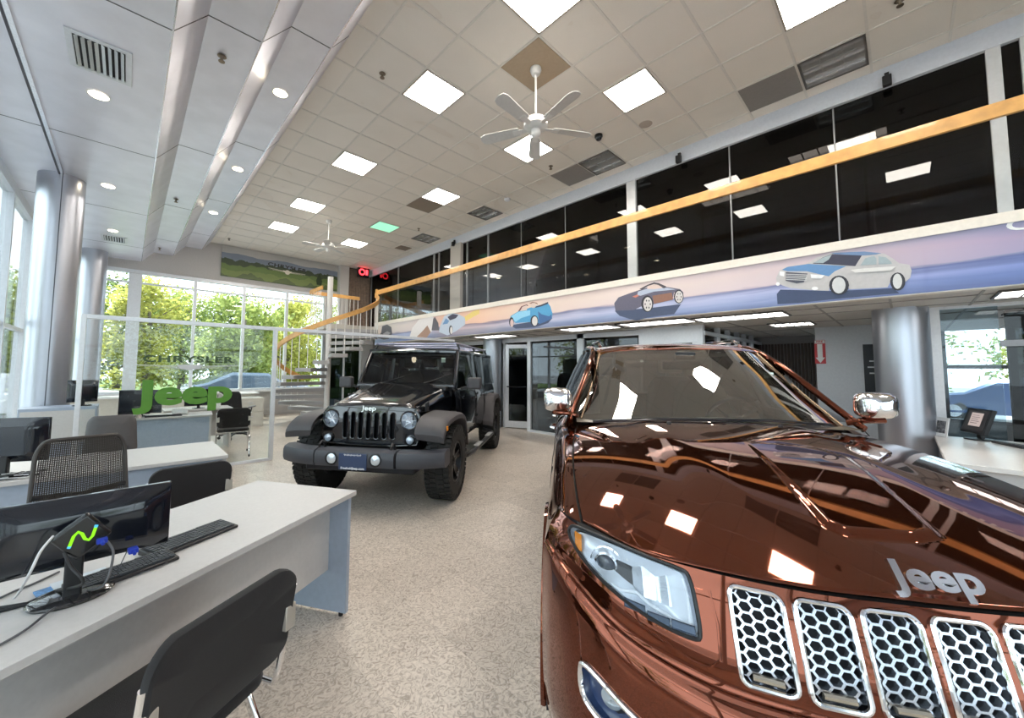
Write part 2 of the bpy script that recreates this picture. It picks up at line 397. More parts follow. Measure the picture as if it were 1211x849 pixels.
# white wall with the sign
g=MB(); g.box(9.0,9.12,.16,1.08,0,2.34); g.box(9.0,11.3,.16,.22,0,2.34)
struct(g.build('wall_white',mat('pale_wall',(.60,.63,.67),.6)))
g=MB()
y=1.1
while y<2.5: g.box(10.9,10.94,y,y+.04,0,2.1); y+=.06
struct(g.build('wall_dark_slats',mat('dark_slats',(.085,.06,.05),.6)))
struct(MB().box(10.94,11.3,1.05,2.5,0,2.34).build('wall_corridor_end',mat('corridor_end',(.30,.29,.29),.7)))
g=MB()
fr=[(7.07,.05),(6.22,.10),(4.76,.16),(3.40,.05),(2.42,.14),(2.34,.04)]
for y,w in fr: g.box(XO-.04,XO+.06,y-w/2,y+w/2,0,2.34)
for y in (8.6,10.0,11.2): g.box(XO-.04,XO+.06,y-.04,y+.04,0,2.34)
g.box(XO-.04,XO+.06,2.4,11.2,2.16,2.26); g.box(XO-.04,XO+.06,2.4,6.22,0,.05)
for x in (7.9,8.5,9.1,9.6,10.2): g.box(x-.03,x+.03,2.29,2.37,0,2.34)
g.box(XO,11.3,2.29,2.37,2.10,2.16)
g.box(XO-.05,XO+.06,2.35,3.44,1.97,2.27)
struct(g.build('window_11',mat('silver_frame')))
OG=glass('office_glass',(.35,.38,.40),1.6)
g=MB(); g.box(XO,XO+.008,2.4,6.22,.05,2.16); g.box(XO,XO+.008,7.6,11.2,.05,2.16); g.box(XO,11.3,2.33,2.335,.05,2.1)
struct(g.build('window_12',OG))
# right-hand glazed office
g=MB(); g.box(XO-.05,XO+.07,-.31,-.23,0,2.34); g.box(XO-.05,XO+.07,-5,-.23,2.24,2.32); g.box(XO-.02,XO+.04,-5,-.31,0,.1)
struct(g.build('window_13',trimw))
struct(MB().box(XO,XO+.01,-.74,-.31,.1,2.24).build('window_14',glass('blue_pane',(.72,.80,.84),.9)))
g=MB(); g.box(XO-.02,XO+.03,-.92,-.74,1.78,1.85); struct(g.build('door_hinge',mat('dark_frame')))
struct(MB().box(XO,XO+.01,-1.9,-.78,.02,2.2).build('door_3',glass('dark_pane')))
# open office door next to the column
d=empty('door_4',(7.12,7.02,0),R(-62))
g=MB(); L_=.84
g.box(0,.09,-.02,.02,.02,2.12); g.box(L_-.09,L_,-.02,.02,.02,2.12); g.box(0,L_,-.02,.02,.02,.18); g.box(0,L_,-.02,.02,2.02,2.12)
g.build('door_frame',mat('silver_frame'),d,bevel=.004)
MB().box(.09,L_-.09,-.004,.004,.18,2.02).build('door_pane',glass('office_glass'),d)
MB().box(.05,L_-.04,-.055,-.03,1.03,1.06).box(.1,.13,-.05,-.02,1.03,1.06).box(L_-.12,L_-.09,-.05,-.02,1.03,1.06).build('push_bar',steel,d)
d['kind']='structure'
struct(MB().box(7.9,11.3,7.5,7.6,0,2.34).build('wall_office_side',mat('office_back')))
# ------------------------------------------------------------ glass partition with lettering (y = 7.1)
YP=7.1
p=empty('glass_partition',(.66,YP,0),0,'silver framed glass partition with green lettering around the far sales office','glass partition')
g=MB(); x0,x1=-1.115,1.08
g.box(x0,x0+.05,-.03,.03,0,2.15); g.box(x1,x1+.06,-.03,.03,0,2.15); g.box(x0,5.6-.66-.1,-.025,.025,2.11,2.165); g.box(x0,x1,-.025,.025,0,.04)
g.build('partition_frame',mat('silver_frame'),p,bevel=.003)
MB().box(x0+.05,x1,-.004,.004,.04,2.11).build('partition_pane',glass('partition_glass',(.96,.975,.965),.55),p)
green=mat('green_vinyl',(.09,.25,.03),.5); grn2=mat('dark_green_vinyl',(.05,.09,.04),.5); silv=mat('grey_vinyl',(.55,.56,.57),.4)
g=MB(); text(g,'Jeep',.465,frame((.67-.66,-.012,1.12),(1,0,0),(0,0,1)),.002,.020,1.33)
g.build('jeep_lettering',green,p)
g=MB(); text(g,'CHRYSLER',.125,frame((.67-.66,-.012,1.605),(1,0,0),(0,0,1)),.002,.004,1.60,spacing=1.15)
g.build('chrysler_lettering',grn2,p)
def wings(g,mx,s):
    for sg in (-1,1):
        for j in range(4):
            a=[(.07*sg,.012-.012*j),(.60*sg,.030-.011*j-.006*j),( .58*sg-.05*sg*j,.022-.014*j),(.07*sg,.004-.012*j)]
            if sg<0: a=a[::-1]
            g.prism([(x*s,y*s) for x,y in a],.003,mx)
    g.prism([(x*s,y*s) for x,y in ((-.15,.03),(.15,.03),(.11,-.03),(.0,-.05),(-.11,-.03))],.004,mx)
g=MB(); wings(g,frame((.67-.66,-.008,1.50),(1,0,0),(0,0,1)),1.0); g.build('wing_emblem',silv,p)
# ------------------------------------------------------------ mural on the far wall (printed landscape)
def mural_mat():
    m=bpy.data.materials.new('printed_hills'); m.use_nodes=True; nt=m.node_tree; b=nt.nodes['Principled BSDF']; N=nt.nodes.new; L=nt.links.new
    tc=N('ShaderNodeTexCoord'); sp=N('ShaderNodeSeparateXYZ'); L(tc.outputs['Generated'],sp.inputs[0])
    def layer(base,scale,amp,seed):
        c=N('ShaderNodeCombineXYZ'); L(sp.outputs[0],c.inputs[0]); c.inputs[1].default_value=seed
        n=N('ShaderNodeTexNoise'); n.inputs['Scale'].default_value=scale; n.inputs['Detail'].default_value=3; L(c.outputs[0],n.inputs['Vector'])
        a=N('ShaderNodeMath'); a.operation='MULTIPLY_ADD'; a.inputs[1].default_value=amp; a.inputs[2].default_value=base; L(n.outputs[0],a.inputs[0])
        g=N('ShaderNodeMath'); g.operation='LESS_THAN'; L(sp.outputs[2],g.inputs[0]); L(a.outputs[0],g.inputs[1]); return g
    def mixc(fac,c1,c2):
        x=N('ShaderNodeMix'); x.data_type='RGBA'; L(fac,x.inputs[0])
        if isinstance(c1,tuple): x.inputs[6].default_value=(*c1,1)
        else: L(c1,x.inputs[6])
        if isinstance(c2,tuple): x.inputs[7].default_value=(*c2,1)
        else: L(c2,x.inputs[7])
        return x.outputs[2]
    nz=N('ShaderNodeTexNoise'); nz.inputs['Scale'].default_value=7; nz.inputs['Detail'].default_value=5; L(tc.outputs['Generated'],nz.inputs['Vector'])
    c=mixc(layer(.66,5,.22,3).outputs[0],(.52,.51,.50),(.22,.26,.34))
    c=mixc(layer(.40,16,.36,1).outputs[0],c,(.05,.075,.035))
    c=mixc(layer(.12,5.0,.62,8).outputs[0],c,(.13,.20,.05))
    c=mixc(layer(-.12,6.0,.75,5).outputs[0],c,(.19,.25,.07))
    c=mixc(layer(-.30,7,.80,9).outputs[0],c,(.11,.15,.055))
    mx=N('ShaderNodeMix'); mx.data_type='RGBA'; mx.blend_type='MULTIPLY'; mx.inputs[0].default_value=.5; L(c,mx.inputs[6]); L(nz.outputs[0],mx.inputs[7])
    mx.inputs[0].default_value=.25; b.inputs['Roughness'].default_value=.5; L(mx.outputs[2],b.inputs['Base Color']); return m
mu=empty('landscape_mural',(3.63,YF-.03,4.22),0,'wide printed mural of green hills with winged emblem above the windows','mural')
MB().box(-1.73,1.73,-.01,.02,0,.93).build('printed_panel',mural_mat(),mu)
g=MB(); text(g,'CHRYSLER',.16,frame((.08,-.02,.56),(1,0,-.03),(0.03,0,1)),.004,.003,1.45,spacing=1.1); g.build('mural_lettering',mat('dark_ink',(.02,.02,.015),.5),mu)
g=MB(); wings(g,frame((.08,-.02,.42),(1,0,-.03),(0.03,0,1)),.95); g.cyl((.08,-.02,.40),(.08,-.03,.40),.075,n=20)
g.build('mural_wings',mat('cream_ink',(.75,.70,.60),.5),mu)
g=MB(); g.prism([(-.08,-.22),(.08,-.22),(.10,-.08),(.03,.12),(0,.2),(-.04,.1),(-.10,-.06)],.004,frame((1.1,-.02,.36),(1,0,0),(0,0,1))); g.build('mural_tree',mat('tree_ink',(.03,.05,.02),.6),mu)
# ------------------------------------------------------------ red display above the landing
t=empty('red_display',(6.2,YF-.3,4.85),0,'small black box display glowing red hung near the slatted wall','display')
MB().box(-.21,.21,-.06,.06,-.02,.36).build('display_case',black,t,bevel=.01)
g=MB(); g.tube([(.10*math.cos(a)-.07,-.065,.16+.10*math.sin(a)) for a in np.linspace(0,2*math.pi,17)[:-1]],.022,6,True); g.box(.07,.15,-.07,-.062,.07,.26); g.build('display_figure',emit('red_glow',(1,.03,.04),5),t)
MB().cyl((0,0,.36),(0,0,.52),.012,n=8).build('display_rod',black,t)
# ------------------------------------------------------------ ceiling lights
DIF=emit('lamp_diffuser',(1,.93,.84),LAMP); GRN=emit('diffuser_green_reflection',(.35,.90,.55),1.0)  # green panel: its greenish reflection is painted in as emitted colour
LF=mat('light_frame',(.35,.31,.26),.4)
def troffer(i,k,label,dif=None,first=[None]):
    t=empty('ceiling_light',(tx(i),ty(k),ZC),0,label,'ceiling light','lit square panels in the tiled ceiling')
    a=PX/2-.012; b=PY/2-.012
    g=MB(); w=.018
    g.box(-a,a,-b,-b+w,-.014,0); g.box(-a,a,b-w,b,-.014,0); g.box(-a,-a+w,-b,b,-.014,0); g.box(a-w,a,-b,b,-.014,0)
    g.build('light_frame',LF,t)
    MB().box(-a+w,a-w,-b+w,b-w,-.010,-.004).build('diffuser',dif or DIF,t)
    return t
rowA='square lit panel nearest the soffit, '
troffer(0,-3,rowA+'cut by the top edge of the photo')
troffer(0,0,rowA+'second from the viewer')
troffer(0,4,rowA+'third from the viewer')
troffer(0,8,rowA+'fourth from the viewer')
troffer(0,11,rowA+'farthest, before the hill mural')
troffer(0,-7,rowA+'behind the viewer')
rowB='square lit panel in the middle row, '
troffer(3,-6,rowB+'cut by the top edge of the photo')
troffer(3,-3,rowB+'right of the near ceiling fan')
troffer(3,0,rowB+'seen just behind the near fan blades')
troffer(3,4,rowB+'beside a dull grey tile')
troffer(3,8,rowB+'with a painted faint green reflection',GRN)
troffer(3,11,rowB+'farthest, above the landing')
troffer(3,-10,rowB+'behind the viewer')
refl=mat('louver_reflector',(.62,.60,.58),.25,.7)
def louver(i,k,label,z=ZC,lit=False,loc=None,group='unlit louvered ceiling lights',sx=PX,sy=PY,nx=3,ny=3,glow=None):
    t=empty('louvered_light',loc or (tx(i),ty(k),z),0,label,'ceiling light',group)
    a=sx/2-.014; b=sy/2-.014; g=MB(); w=.02
    g.box(-a,a,-b,-b+w,-.02,0); g.box(-a,a,b-w,b,-.02,0); g.box(-a,-a+w,-b,b,-.02,0); g.box(a-w,a,-b,b,-.02,0)
    g.build('light_frame',mat('dark_bronze',(.10,.09,.08),.4),t)
    g=MB()
    for u in range(1,nx): x=-a+2*a*u/nx; g.box(x-.012,x+.012,-b,b,-.016,-.002)
    for v in range(1,ny): y=-b+2*b*v/ny; g.box(-a,a,y-.008,y+.008,-.014,-.002)
    g.build('louver_grid',refl,t)
    g=MB(); P=[]
    for q in range(0,nx*8+1):
        x=-a+2*a*q/(nx*8); zz=-.004-.010*abs(math.cos(math.pi*q/8)); P.append([(x,-b,zz),(x,b,zz)])
    g.grid(P); g.build('reflector',glow or refl,t,smooth=True)
    return t
louver(5,-6,'unlit louvered ceiling fixture beside the upper glass wall, nearest the viewer')
louver(5,-1,'unlit louvered ceiling fixture right of the near fan, beside a grey tile')
louver(5,4,'unlit louvered ceiling fixture near the smoke detector')
louver(5,8,'unlit louvered ceiling fixture farthest along the upper glass wall')
gt=mat('dull_grey_tile',(.27,.25,.24),.7)
def panel(i,k,label,m=gt,name='blank_ceiling_tile',sx=PX,sy=PY):
    o=MB().box(-sx/2+.014,sx/2-.014,-sy/2+.014,sy/2-.014,-.012,0).build(name,m); o.location=(tx(i),ty(k),ZC); tag(o,label,'ceiling tile','odd coloured ceiling tiles'); return o
panel(5,-5,'dull grey ceiling tile beside the nearest unlit louvered fixture')
panel(5,0,'dull grey ceiling tile left of the unlit fixture by the near fan')
panel(3,5,'brown stained ceiling tile beside a lit panel in the middle row',mat('brown_tile',(.26,.21,.17),.7))
panel(1,-2,'tan stained ceiling tile carrying the near fan',mat('tan_tile',(.40,.31,.22),.7),'stained_ceiling_tile')
panel(5,10,'small brownish ceiling grille far along the glass wall side',mat('brown_tile'),'ceiling_grille',.40,.40)
# ------------------------------------------------------------ recessed downlights and grilles in the soffit
WARM=emit('warm_downlight',(1,.86,.60),14)
def down(x,y,z,label,r=.085,group='round recessed lights in the metal soffit'):
    t=empty('recessed_downlight',(x,y,z),0,label,'downlight',group)
    g=MB(); g.lathe([(r-.008,0),(r+.012,-.0015),(r+.014,-.006),(r,-.006),(r-.008,-.002)],28); g.build('trim_ring',trimw,t,smooth=True)
    g=MB(); g.lathe([(.001,-.003),(r*.5,-.0035),(r-.008,-.0035)],28); g.build('lamp_lens',WARM,t,smooth=True)
for y,w in ((5.57,'nearest, just past the near air grille'),(8.33,'second along, beside the big round column'),(11.05,'third along, just before the far air grille')):
    down(-.35,y,4.297,'round light in the lowest soffit panel, '+w)
down(-.35,2.8,4.297,'round downlight in the lowest soffit panel, behind the photo edge')
for y,w in ((5.16,'nearest'),(7.70,'second along'),(10.3,'third along, farthest')):
    down(1.23,y,4.907,'round downlight in the highest soffit step, '+w)
def air_grille(x,y,z,label,sx=.42,sy=.56):
    t=empty('air_grille',(x,y,z),0,label,'air grille','air grilles in the metal soffit')
    g=MB(); w=.045; a,b=sx/2,sy/2
    g.box(-a,a,-b,-b+w,-.012,0); g.box(-a,a,b-w,b,-.012,0); g.box(-a,-a+w,-b,b,-.012,0); g.box(a-w,a,-b,b,-.012,0); g.build('grille_frame',alumw,t,bevel=.003)
    MB().box(-a+w,a-w,-b+w,b-w,-.002,0).build('grille_back',mat('grille_dark',(.03,.03,.035),.8),t)
    for k in range(8):
        xx=-a+w+(2*a-2*w)*(k+.5)/8; s=1 if k>=4 else -1
        g=MB(); mx=Matrix.Translation((xx,0,-.014))@Matrix.Rotation(R(38*s),4,'Y'); g.box(-.014,.014,-b+w,b-w,-.001,.001,mx); g.build('grille_slat',alumw,t)
air_grille(-.31,4.88,4.299,'square slatted air grille in the metal soffit near the viewer')
air_grille(-.34,11.75,4.299,'small slatted air grille far along the metal soffit')
def sprink(x,y,z,label):
    t=empty('sprinkler_head',(x,y,z),0,label,'sprinkler','fire sprinklers in the ceilings')
    g=MB(); g.lathe([(.001,-.002),(.035,-.004),(.04,-.010),(.02,-.014),(.012,-.03),(.012,-.05)],14); g.build('escutcheon',mat('dull_brass',(.25,.20,.15),.35,.8),t,smooth=True)
    g=MB(); g.lathe([(.001,-.066),(.028,-.066),(.028,-.06),(.001,-.06)],14); g.cyl((.014,0,-.06),(.010,0,-.04),.003,n=6); g.cyl((-.014,0,-.06),(-.010,0,-.04),.003,n=6); g.build('deflector',mat('dull_brass'),t)
sprink(2.15,4.29,ZC,'fire sprinkler in the tiles left of the second lit panel')
sprink(5.43,4.22,ZC,'fire sprinkler in the tiles behind the near fan')
sprink(5.43,8.57,ZC,'fire sprinkler far along near the greenish panel')
sprink(5.42,-.12,ZC,'brass fire sprinkler at the top right of the photo')
sprink(.54,4.5,4.59,'fire sprinkler in the middle soffit step nearest the viewer')
sprink(.51,9.04,4.59,'fire sprinkler in the middle soffit step, half way along')
sprink(.47,13.1,4.59,'fire sprinkler in the middle soffit step at the far wall')
sprink(1.95,13.0,ZC,'fire sprinkler above the left end of the hill mural')
c=empty('dome_camera',(5.24,3.13,ZC),0,'small black dome camera on the ceiling right of the near fan','camera')
g=MB(); g.lathe([(.001,0),(.06,0),(.062,-.03),(.05,-.04)],20); g.build('camera_base',black,c,smooth=True)
g=MB(); g.lathe([(.05,-.035),(.047,-.06),(.035,-.08),(.018,-.09),(.001,-.094)],20); g.build('camera_dome',blackg,c,smooth=True)
c=empty('smoke_detector',(5.84,5.72,ZC),0,'white round smoke detector on the ceiling by the upper glass wall','smoke detector')
g=MB(); g.lathe([(.001,-.001),(.07,-.001),(.07,-.02),(.05,-.045),(.001,-.05)],22); g.build('detector_body',trimw,c,smooth=True)
c=empty('ceiling_speaker',(5.51,2.5,ZC),0,'faint round ceiling speaker grille right of the near fan','speaker')
g=MB(); g.lathe([(.001,-.004),(.09,-.004),(.095,-.001)],26); g.build('speaker_grille',mat('tan_grille',(.46,.40,.35),.7),c,smooth=True)
def wallspk(y,label,x=XU-.06,z=4.98):
    t=empty('wall_speaker',(x,y,z),0,label,'speaker','small black speakers on the beam over the glass wall')
    MB().box(-.10,-.03,-.04,.04,-.08,.04).build('speaker_case',black,t,bevel=.008)
    MB().box(-.04,0,-.02,.02,-.02,.10).build('speaker_bracket',black,t)
wallspk(.0,'small black speaker on the pale beam at the upper right'); wallspk(2.40+.0,'small black speaker on the pale beam above the wide grey post'); wallspk(8.45,'small black speaker on the pale beam by the far beige pillar')
# ------------------------------------------------------------ ceiling fans
def fan(x,y,drop,rb,rz,label):
    t=empty('ceiling_fan',(x,y,ZC),rz,label,'ceiling fan','white five-blade ceiling fans')
    fw=mat('fan_white',(.72,.71,.69),.35)
    g=MB(); g.lathe([(.001,-.012),(.065,-.012),(.07,-.04),(.05,-.09),(.02,-.10),(.001,-.10)],24); g.build('canopy',fw,t,smooth=True)
    MB().cyl((0,0,-.09),(0,0,-drop+.1),.013,n=12).build('down_rod',fw,t,smooth=True)
    z=-drop
    g=MB(); g.lathe([(.001,z+.13),(.05,z+.12),(.12,z+.085),(.145,z+.04),(.145,z-.005),(.11,z-.03),(.075,z-.045),(.001,z-.045)],28); h=g.build('motor_housing',fw,t,smooth=True)
    g=MB(); g.lathe([(.001,z-.04),(.055,z-.045),(.06,z-.09),(.045,z-.12),(.02,z-.135),(.001,z-.138)],22); g.build('switch_cap',fw,t,smooth=True)
    g=MB(); g.cyl((.03,.03,z-.12),(.03,.03,z-.26),.0015,n=5); g.build('pull_chain',chrome,t)
    for k in range(5):
        a=k*2*math.pi/5; mx=Matrix.Rotation(a,4,'Z')@Matrix.Translation((0,0,z-.015))@Matrix.Rotation(R(11),4,'X')
        P=[(.21,-.055),(.26,-.066),(.5,-.075),(rb-.08,-.082),(rb-.02,-.06),(rb,0),(rb-.02,.06),(rb-.08,.082),(.5,.075),(.26,.066),(.21,.055)]
        g=MB(); g.prism(P,.009,mx); g.build('fan_blade',mat('blade_pale',(.60,.59,.57),.45),t)
        g=MB(); g.prism([(.10,-.02),(.16,-.03),(.29,-.035),(.29,.035),(.16,.03),(.10,.02)],.006,Matrix.Rotation(a,4,'Z')@Matrix.Translation((0,0,z-.022))@Matrix.Rotation(R(11),4,'X')); g.build('blade_bracket',fw,t)
fan(3.47,2.92,.75,.72,R(42),'white five-blade ceiling fan nearest the viewer')
fan(3.50,9.63,.68,.60,R(30),'white five-blade ceiling fan far back before the hill mural')
# ------------------------------------------------------------ fascia banner
def banner_mat():
    m=bpy.data.materials.new('printed_banner'); m.use_nodes=True; nt=m.node_tree; b=nt.nodes['Principled BSDF']; N=nt.nodes.new; L=nt.links.new
    tc=N('ShaderNodeTexCoord'); sp=N('ShaderNodeSeparateXYZ'); L(tc.outputs['Object'],sp.inputs[0])   # y along, z up
    ml=N('ShaderNodeVectorMath'); ml.operation='MULTIPLY'; ml.inputs[1].default_value=(1,.45,7); L(tc.outputs['Object'],ml.inputs[0])
    n=N('ShaderNodeTexNoise'); n.inputs['Scale'].default_value=1.6; n.inputs['Detail'].default_value=5; n.inputs['Distortion'].default_value=.6; L(ml.outputs[0],n.inputs['Vector'])
    # horizon: z + noise drives sand to blue road
    a=N('ShaderNodeMath'); a.operation='MULTIPLY_ADD'; a.inputs[1].default_value=.16; L(n.outputs[0],a.inputs[0]); L(sp.outputs[2],a.inputs[2])
    r=N('ShaderNodeValToRGB'); cr=r.color_ramp
    mr=N('ShaderNodeMapRange'); mr.inputs[1].default_value=.05; mr.inputs[2].default_value=.72; L(a.outputs[0],mr.inputs[0]); L(mr.outputs[0],r.inputs[0])
    stops=[(0,(.10,.13,.24)),(.16,(.20,.26,.42)),(.30,(.36,.40,.55)),(.40,(.14,.16,.28)),(.45,(.55,.46,.44)),(.70,(.58,.48,.44)),(.9,(.48,.42,.42)),(1,(.42,.38,.42))]
    cr.elements[0].position=0; cr.elements[0].color=(*stops[0][1],1); cr.elements[1].position=1; cr.elements[1].color=(*stops[-1][1],1)
    for p,c in stops[1:-1]: e=cr.elements.new(p); e.color=(*c,1)
    # along the banner: right end deep blue sky, orange desert by the blue car, grey collage at the left
    r2=N('ShaderNodeValToRGB'); c2=r2.color_ramp; m2=N('ShaderNodeMapRange'); m2.inputs[1].default_value=-2; m2.inputs[2].default_value=11.2; L(sp.outputs[1],m2.inputs[0]); L(m2.outputs[0],r2.inputs[0])
    st=[(0,(.16,.22,.50)),(.10,(.20,.26,.52)),(.20,(.55,.52,.62)),(.34,(.75,.70,.72)),(.5,(.85,.72,.66)),(.63,(.95,.62,.45)),(.73,(.80,.50,.38)),(.80,(.55,.55,.6)),(.9,(.62,.64,.68)),(1,(.75,.74,.72))]
    c2.elements[0].position=0; c2.elements[0].color=(*st[0][1],1); c2.elements[1].position=1; c2.elements[1].color=(*st[-1][1],1)
    for p,c in st[1:-1]: e=c2.elements.new(p); e.color=(*c,1)
    mx=N('ShaderNodeMix'); mx.data_type='RGBA'; mx.blend_type='OVERLAY'; mx.inputs[0].default_value=.75; L(r.outputs[0],mx.inputs[6]); L(r2.outputs[0],mx.inputs[7])
    L(mx.outputs[2],b.inputs['Base Color']); b.inputs['Roughness'].default_value=.35; b.inputs['Coat Weight'].default_value=.3; return m
BN=empty('showroom_banner',(XM-.012,0,2.255),0,'long printed banner of cars along the mezzanine front','banner')
MB().box(-.004,.0,-5.9,11.19,0,.612).build('banner_print',banner_mat(),BN)
def decal(name,items,lift=0):
    """items: (material,[pixel outline]) painted flat on the banner"""
    root=None
    for j,(m,pl) in enumerate(items):
        P=[onx(x,y,XM-.0165-.0006*(j+1)) for x,y in pl]; n=len(P)
        o=BN.location; vs=[p-Vector(o) for p in P]; vs2=[v+Vector((.0008,0,0)) for v in vs]
        g=MB(); g.add(vs+vs2,[tuple(range(n))]+[(i,(i+1)%n,n+(i+1)%n,n+i) for i in range(n)])
        ob=g.build(name if root is None else 'printed_detail',m,BN if root is None else root)
        root=root or ob
def ell(cx,cy,a,b,n=16,t=0): return [(cx+a*math.cos(2*math.pi*k/n)*math.cos(t)-b*math.sin(2*math.pi*k/n)*math.sin(t),cy+a*math.cos(2*math.pi*k/n)*math.sin(t)+b*math.sin(2*math.pi*k/n)*math.cos(t)) for k in range(n)]
def Z1(L_,ox,oy,s): return [(ox+x/s,oy+y/s) for x,y in L_]
ink=lambda n,c: mat('ink_'+n,c,.4)
q=lambda L_: Z1(L_,890,280,5.767)
decal('printed_silver_sedan',[
 (ink('shadow',(.05,.07,.14)),q([(165,390),(190,360),(560,370),(960,350),(1000,385),(880,395),(560,425),(330,450),(170,460)])),
 (ink('silver',(.52,.50,.50)),q([(160,280),(185,230),(230,205),(370,185),(440,140),(540,108),(760,100),(900,115),(960,150),(1000,180),(1070,190),(1085,230),(1075,280),(1040,310),(1010,250),(950,290),(920,345),(660,358),(640,300),(580,270),(530,330),(520,368),(420,365),(260,350),(200,330),(165,310)])),
 (ink('hood_blue',(.13,.27,.50)),q([(200,225),(240,205),(380,185),(640,200),(560,235),(520,270),(370,235),(240,235)])),
 (ink('roof_blue',(.16,.25,.42)),q([(530,110),(760,100),(880,112),(840,122),(740,128),(560,118)])),
 (ink('glass_dark',(.05,.05,.08)),q([(410,182),(480,140),(545,118),(745,128),(700,200),(560,190)])),
 (ink('glass_pale',(.35,.42,.45)),q([(415,178),(480,142),(540,122),(520,155),(480,180)])),
 (ink('glass_pale',(.35,.42,.45)),q([(735,195),(770,145),(830,130),(845,150),(845,188)])),
 (ink('glass_pale',(.35,.42,.45)),q([(860,188),(858,132),(910,140),(945,170),(950,185)])),
 (ink('grille_dark',(.10,.10,.13)),q([(228,240),(375,250),(350,310),(300,318),(225,300)])),
 (ink('lamp',(.85,.85,.85)),q([(185,235),(218,238),(215,270),(185,262)])),
 (ink('lamp',(.85,.85,.85)),q([(395,255),(490,262),(470,285),(400,282)])),
 (ink('lamp',(.85,.85,.85)),q(ell(425,352,22,12))),(ink('lamp',(.85,.85,.85)),q(ell(172,322,14,12))),
 (ink('tyre',(.03,.03,.04)),q(ell(590,330,68,66))),(ink('rim',(.62,.62,.62)),q(ell(588,330,46,56))),
 (ink('tyre',(.03,.03,.04)),q(ell(990,305,52,62))),(ink('rim',(.62,.62,.62)),q(ell(988,303,32,52))),
 (ink('silver_light',(.72,.70,.68)),q([(670,225),(760,215),(980,200),(940,230),(700,245)]))]
 +[(ink('rim',(.62,.62,.62)),q([(228,y),(370,y+6),(370,y+11),(228,y+5)])) for y in (252,264,276,288)])
q=lambda L_: Z1(L_,710,320,10.09)
decal('printed_brown_roadster',[
 (ink('shadow2',(.07,.09,.16)),q([(170,480),(230,540),(430,600),(560,560),(880,520),(960,400),(640,440),(300,470)])),
 (ink('plum',(.13,.12,.17)),q([(165,390),(215,320),(350,270),(470,230),(560,200),(800,195),(950,220),(990,260),(985,300),(880,260),(860,350),(640,400),(500,420),(400,470),(180,480)])),
 (ink('copper',(.28,.14,.10)),q([(620,300),(850,262),(870,345),(640,395)])),
 (ink('sheen',(.45,.50,.62)),q([(450,250),(560,215),(800,205),(900,225),(640,250),(480,300),(440,290)])),
 (ink('frame_dark',(.07,.06,.07)),q([(465,220),(560,170),(640,140),(700,150),(790,190),(760,212),(690,170),(640,160),(570,182),(500,226)])),
 (ink('cabin',(.72,.58,.52)),q([(555,218),(570,185),(640,162),(690,172),(745,205),(640,222)])),
 (ink('taillight',(.65,.22,.16)),q([(380,310),(440,285),(460,300),(420,322)])),
 (ink('tyre',(.03,.03,.04)),q(ell(560,395,72,100))),(ink('rim2',(.70,.66,.64)),q(ell(565,400,52,84))),
 (ink('tyre',(.03,.03,.04)),q(ell(935,310,58,82))),(ink('rim2',(.70,.66,.64)),q(ell(938,312,46,70)))]
 +[(ink('hubdark',(.10,.09,.10)),q(ell(565+30*math.cos(a),400+48*math.sin(a),7,12))) for a in np.arange(0,6.2,1.05)]
 +[(ink('hubdark',(.10,.09,.10)),q(ell(938+26*math.cos(a),312+40*math.sin(a),6,10))) for a in np.arange(0,6.2,1.05)])
q=lambda L_: Z1(L_,590,345,15.14)
decal('printed_blue_convertible',[
 (ink('shadow2',(.07,.09,.16)),q([(200,600),(560,540),(960,470),(880,560),(640,640),(300,660)])),
 (ink('cyan',(.10,.36,.62)),q([(190,500),(215,430),(350,350),(540,290),(680,250),(880,205),(920,260),(960,390),(950,470),(880,500),(720,560),(560,540),(300,560),(260,520)])),
 (ink('cyan_light',(.30,.62,.82)),q([(220,440),(350,360),(560,330),(560,420),(400,470),(300,540),(260,500)])),
 (ink('deep_blue',(.07,.16,.36)),q([(700,350),(760,400),(900,440),(940,400),(950,480),(820,540),(720,580)])),
 (ink('top_dark',(.05,.06,.10)),q([(620,280),(760,230),(880,180),(880,215),(760,262),(660,285)])),
 (ink('maroon',(.20,.08,.08)),q([(340,355),(400,260),(500,225),(530,250),(440,262),(380,340)])),
 (ink('cabin',(.72,.58,.52)),q([(380,345),(420,270),(500,240),(500,330)])),
 (ink('rollbar',(.30,.16,.12)),q([(540,210),(600,180),(680,195),(700,230),(640,200),(570,215)])),
 (ink('cabin',(.72,.58,.52)),q(ell(615,245,48,45))),
 (ink('tyre',(.03,.03,.04)),q(ell(225,540,42,85))),(ink('rim3',(.75,.55,.52)),q(ell(232,560,30,70))),
 (ink('tyre',(.03,.03,.04)),q(ell(635,520,70,98))),(ink('rim2',(.70,.66,.64)),q(ell(642,525,50,84)))])
q=lambda L_: Z1(L_,440,355,10.09)
decal('printed_pale_coupe',[
 (ink('coupe',(.50,.56,.66)),q([(800,380),(810,310),(860,190),(950,150),(1040,170),(1110,210),(1110,290),(1000,370),(900,420)])),
 (ink('glass_dark',(.05,.05,.08)),q([(900,200),(960,165),(1030,175),(1000,215),(930,240)])),
 (ink('glass_blue',(.15,.28,.50)),q([(840,290),(880,215),(920,245),(900,280)])),
 (ink('tyre',(.03,.03,.04)),q(ell(940,355,22,55))),(ink('rim2',(.70,.66,.64)),q(ell(945,360,14,44)))])
decal('printed_yellow_streak',[(ink('yellow',(.80,.60,.20)),q([(1100,200),(1205,130),(1280,110),(1280,160),(1205,200),(1120,250)]))])
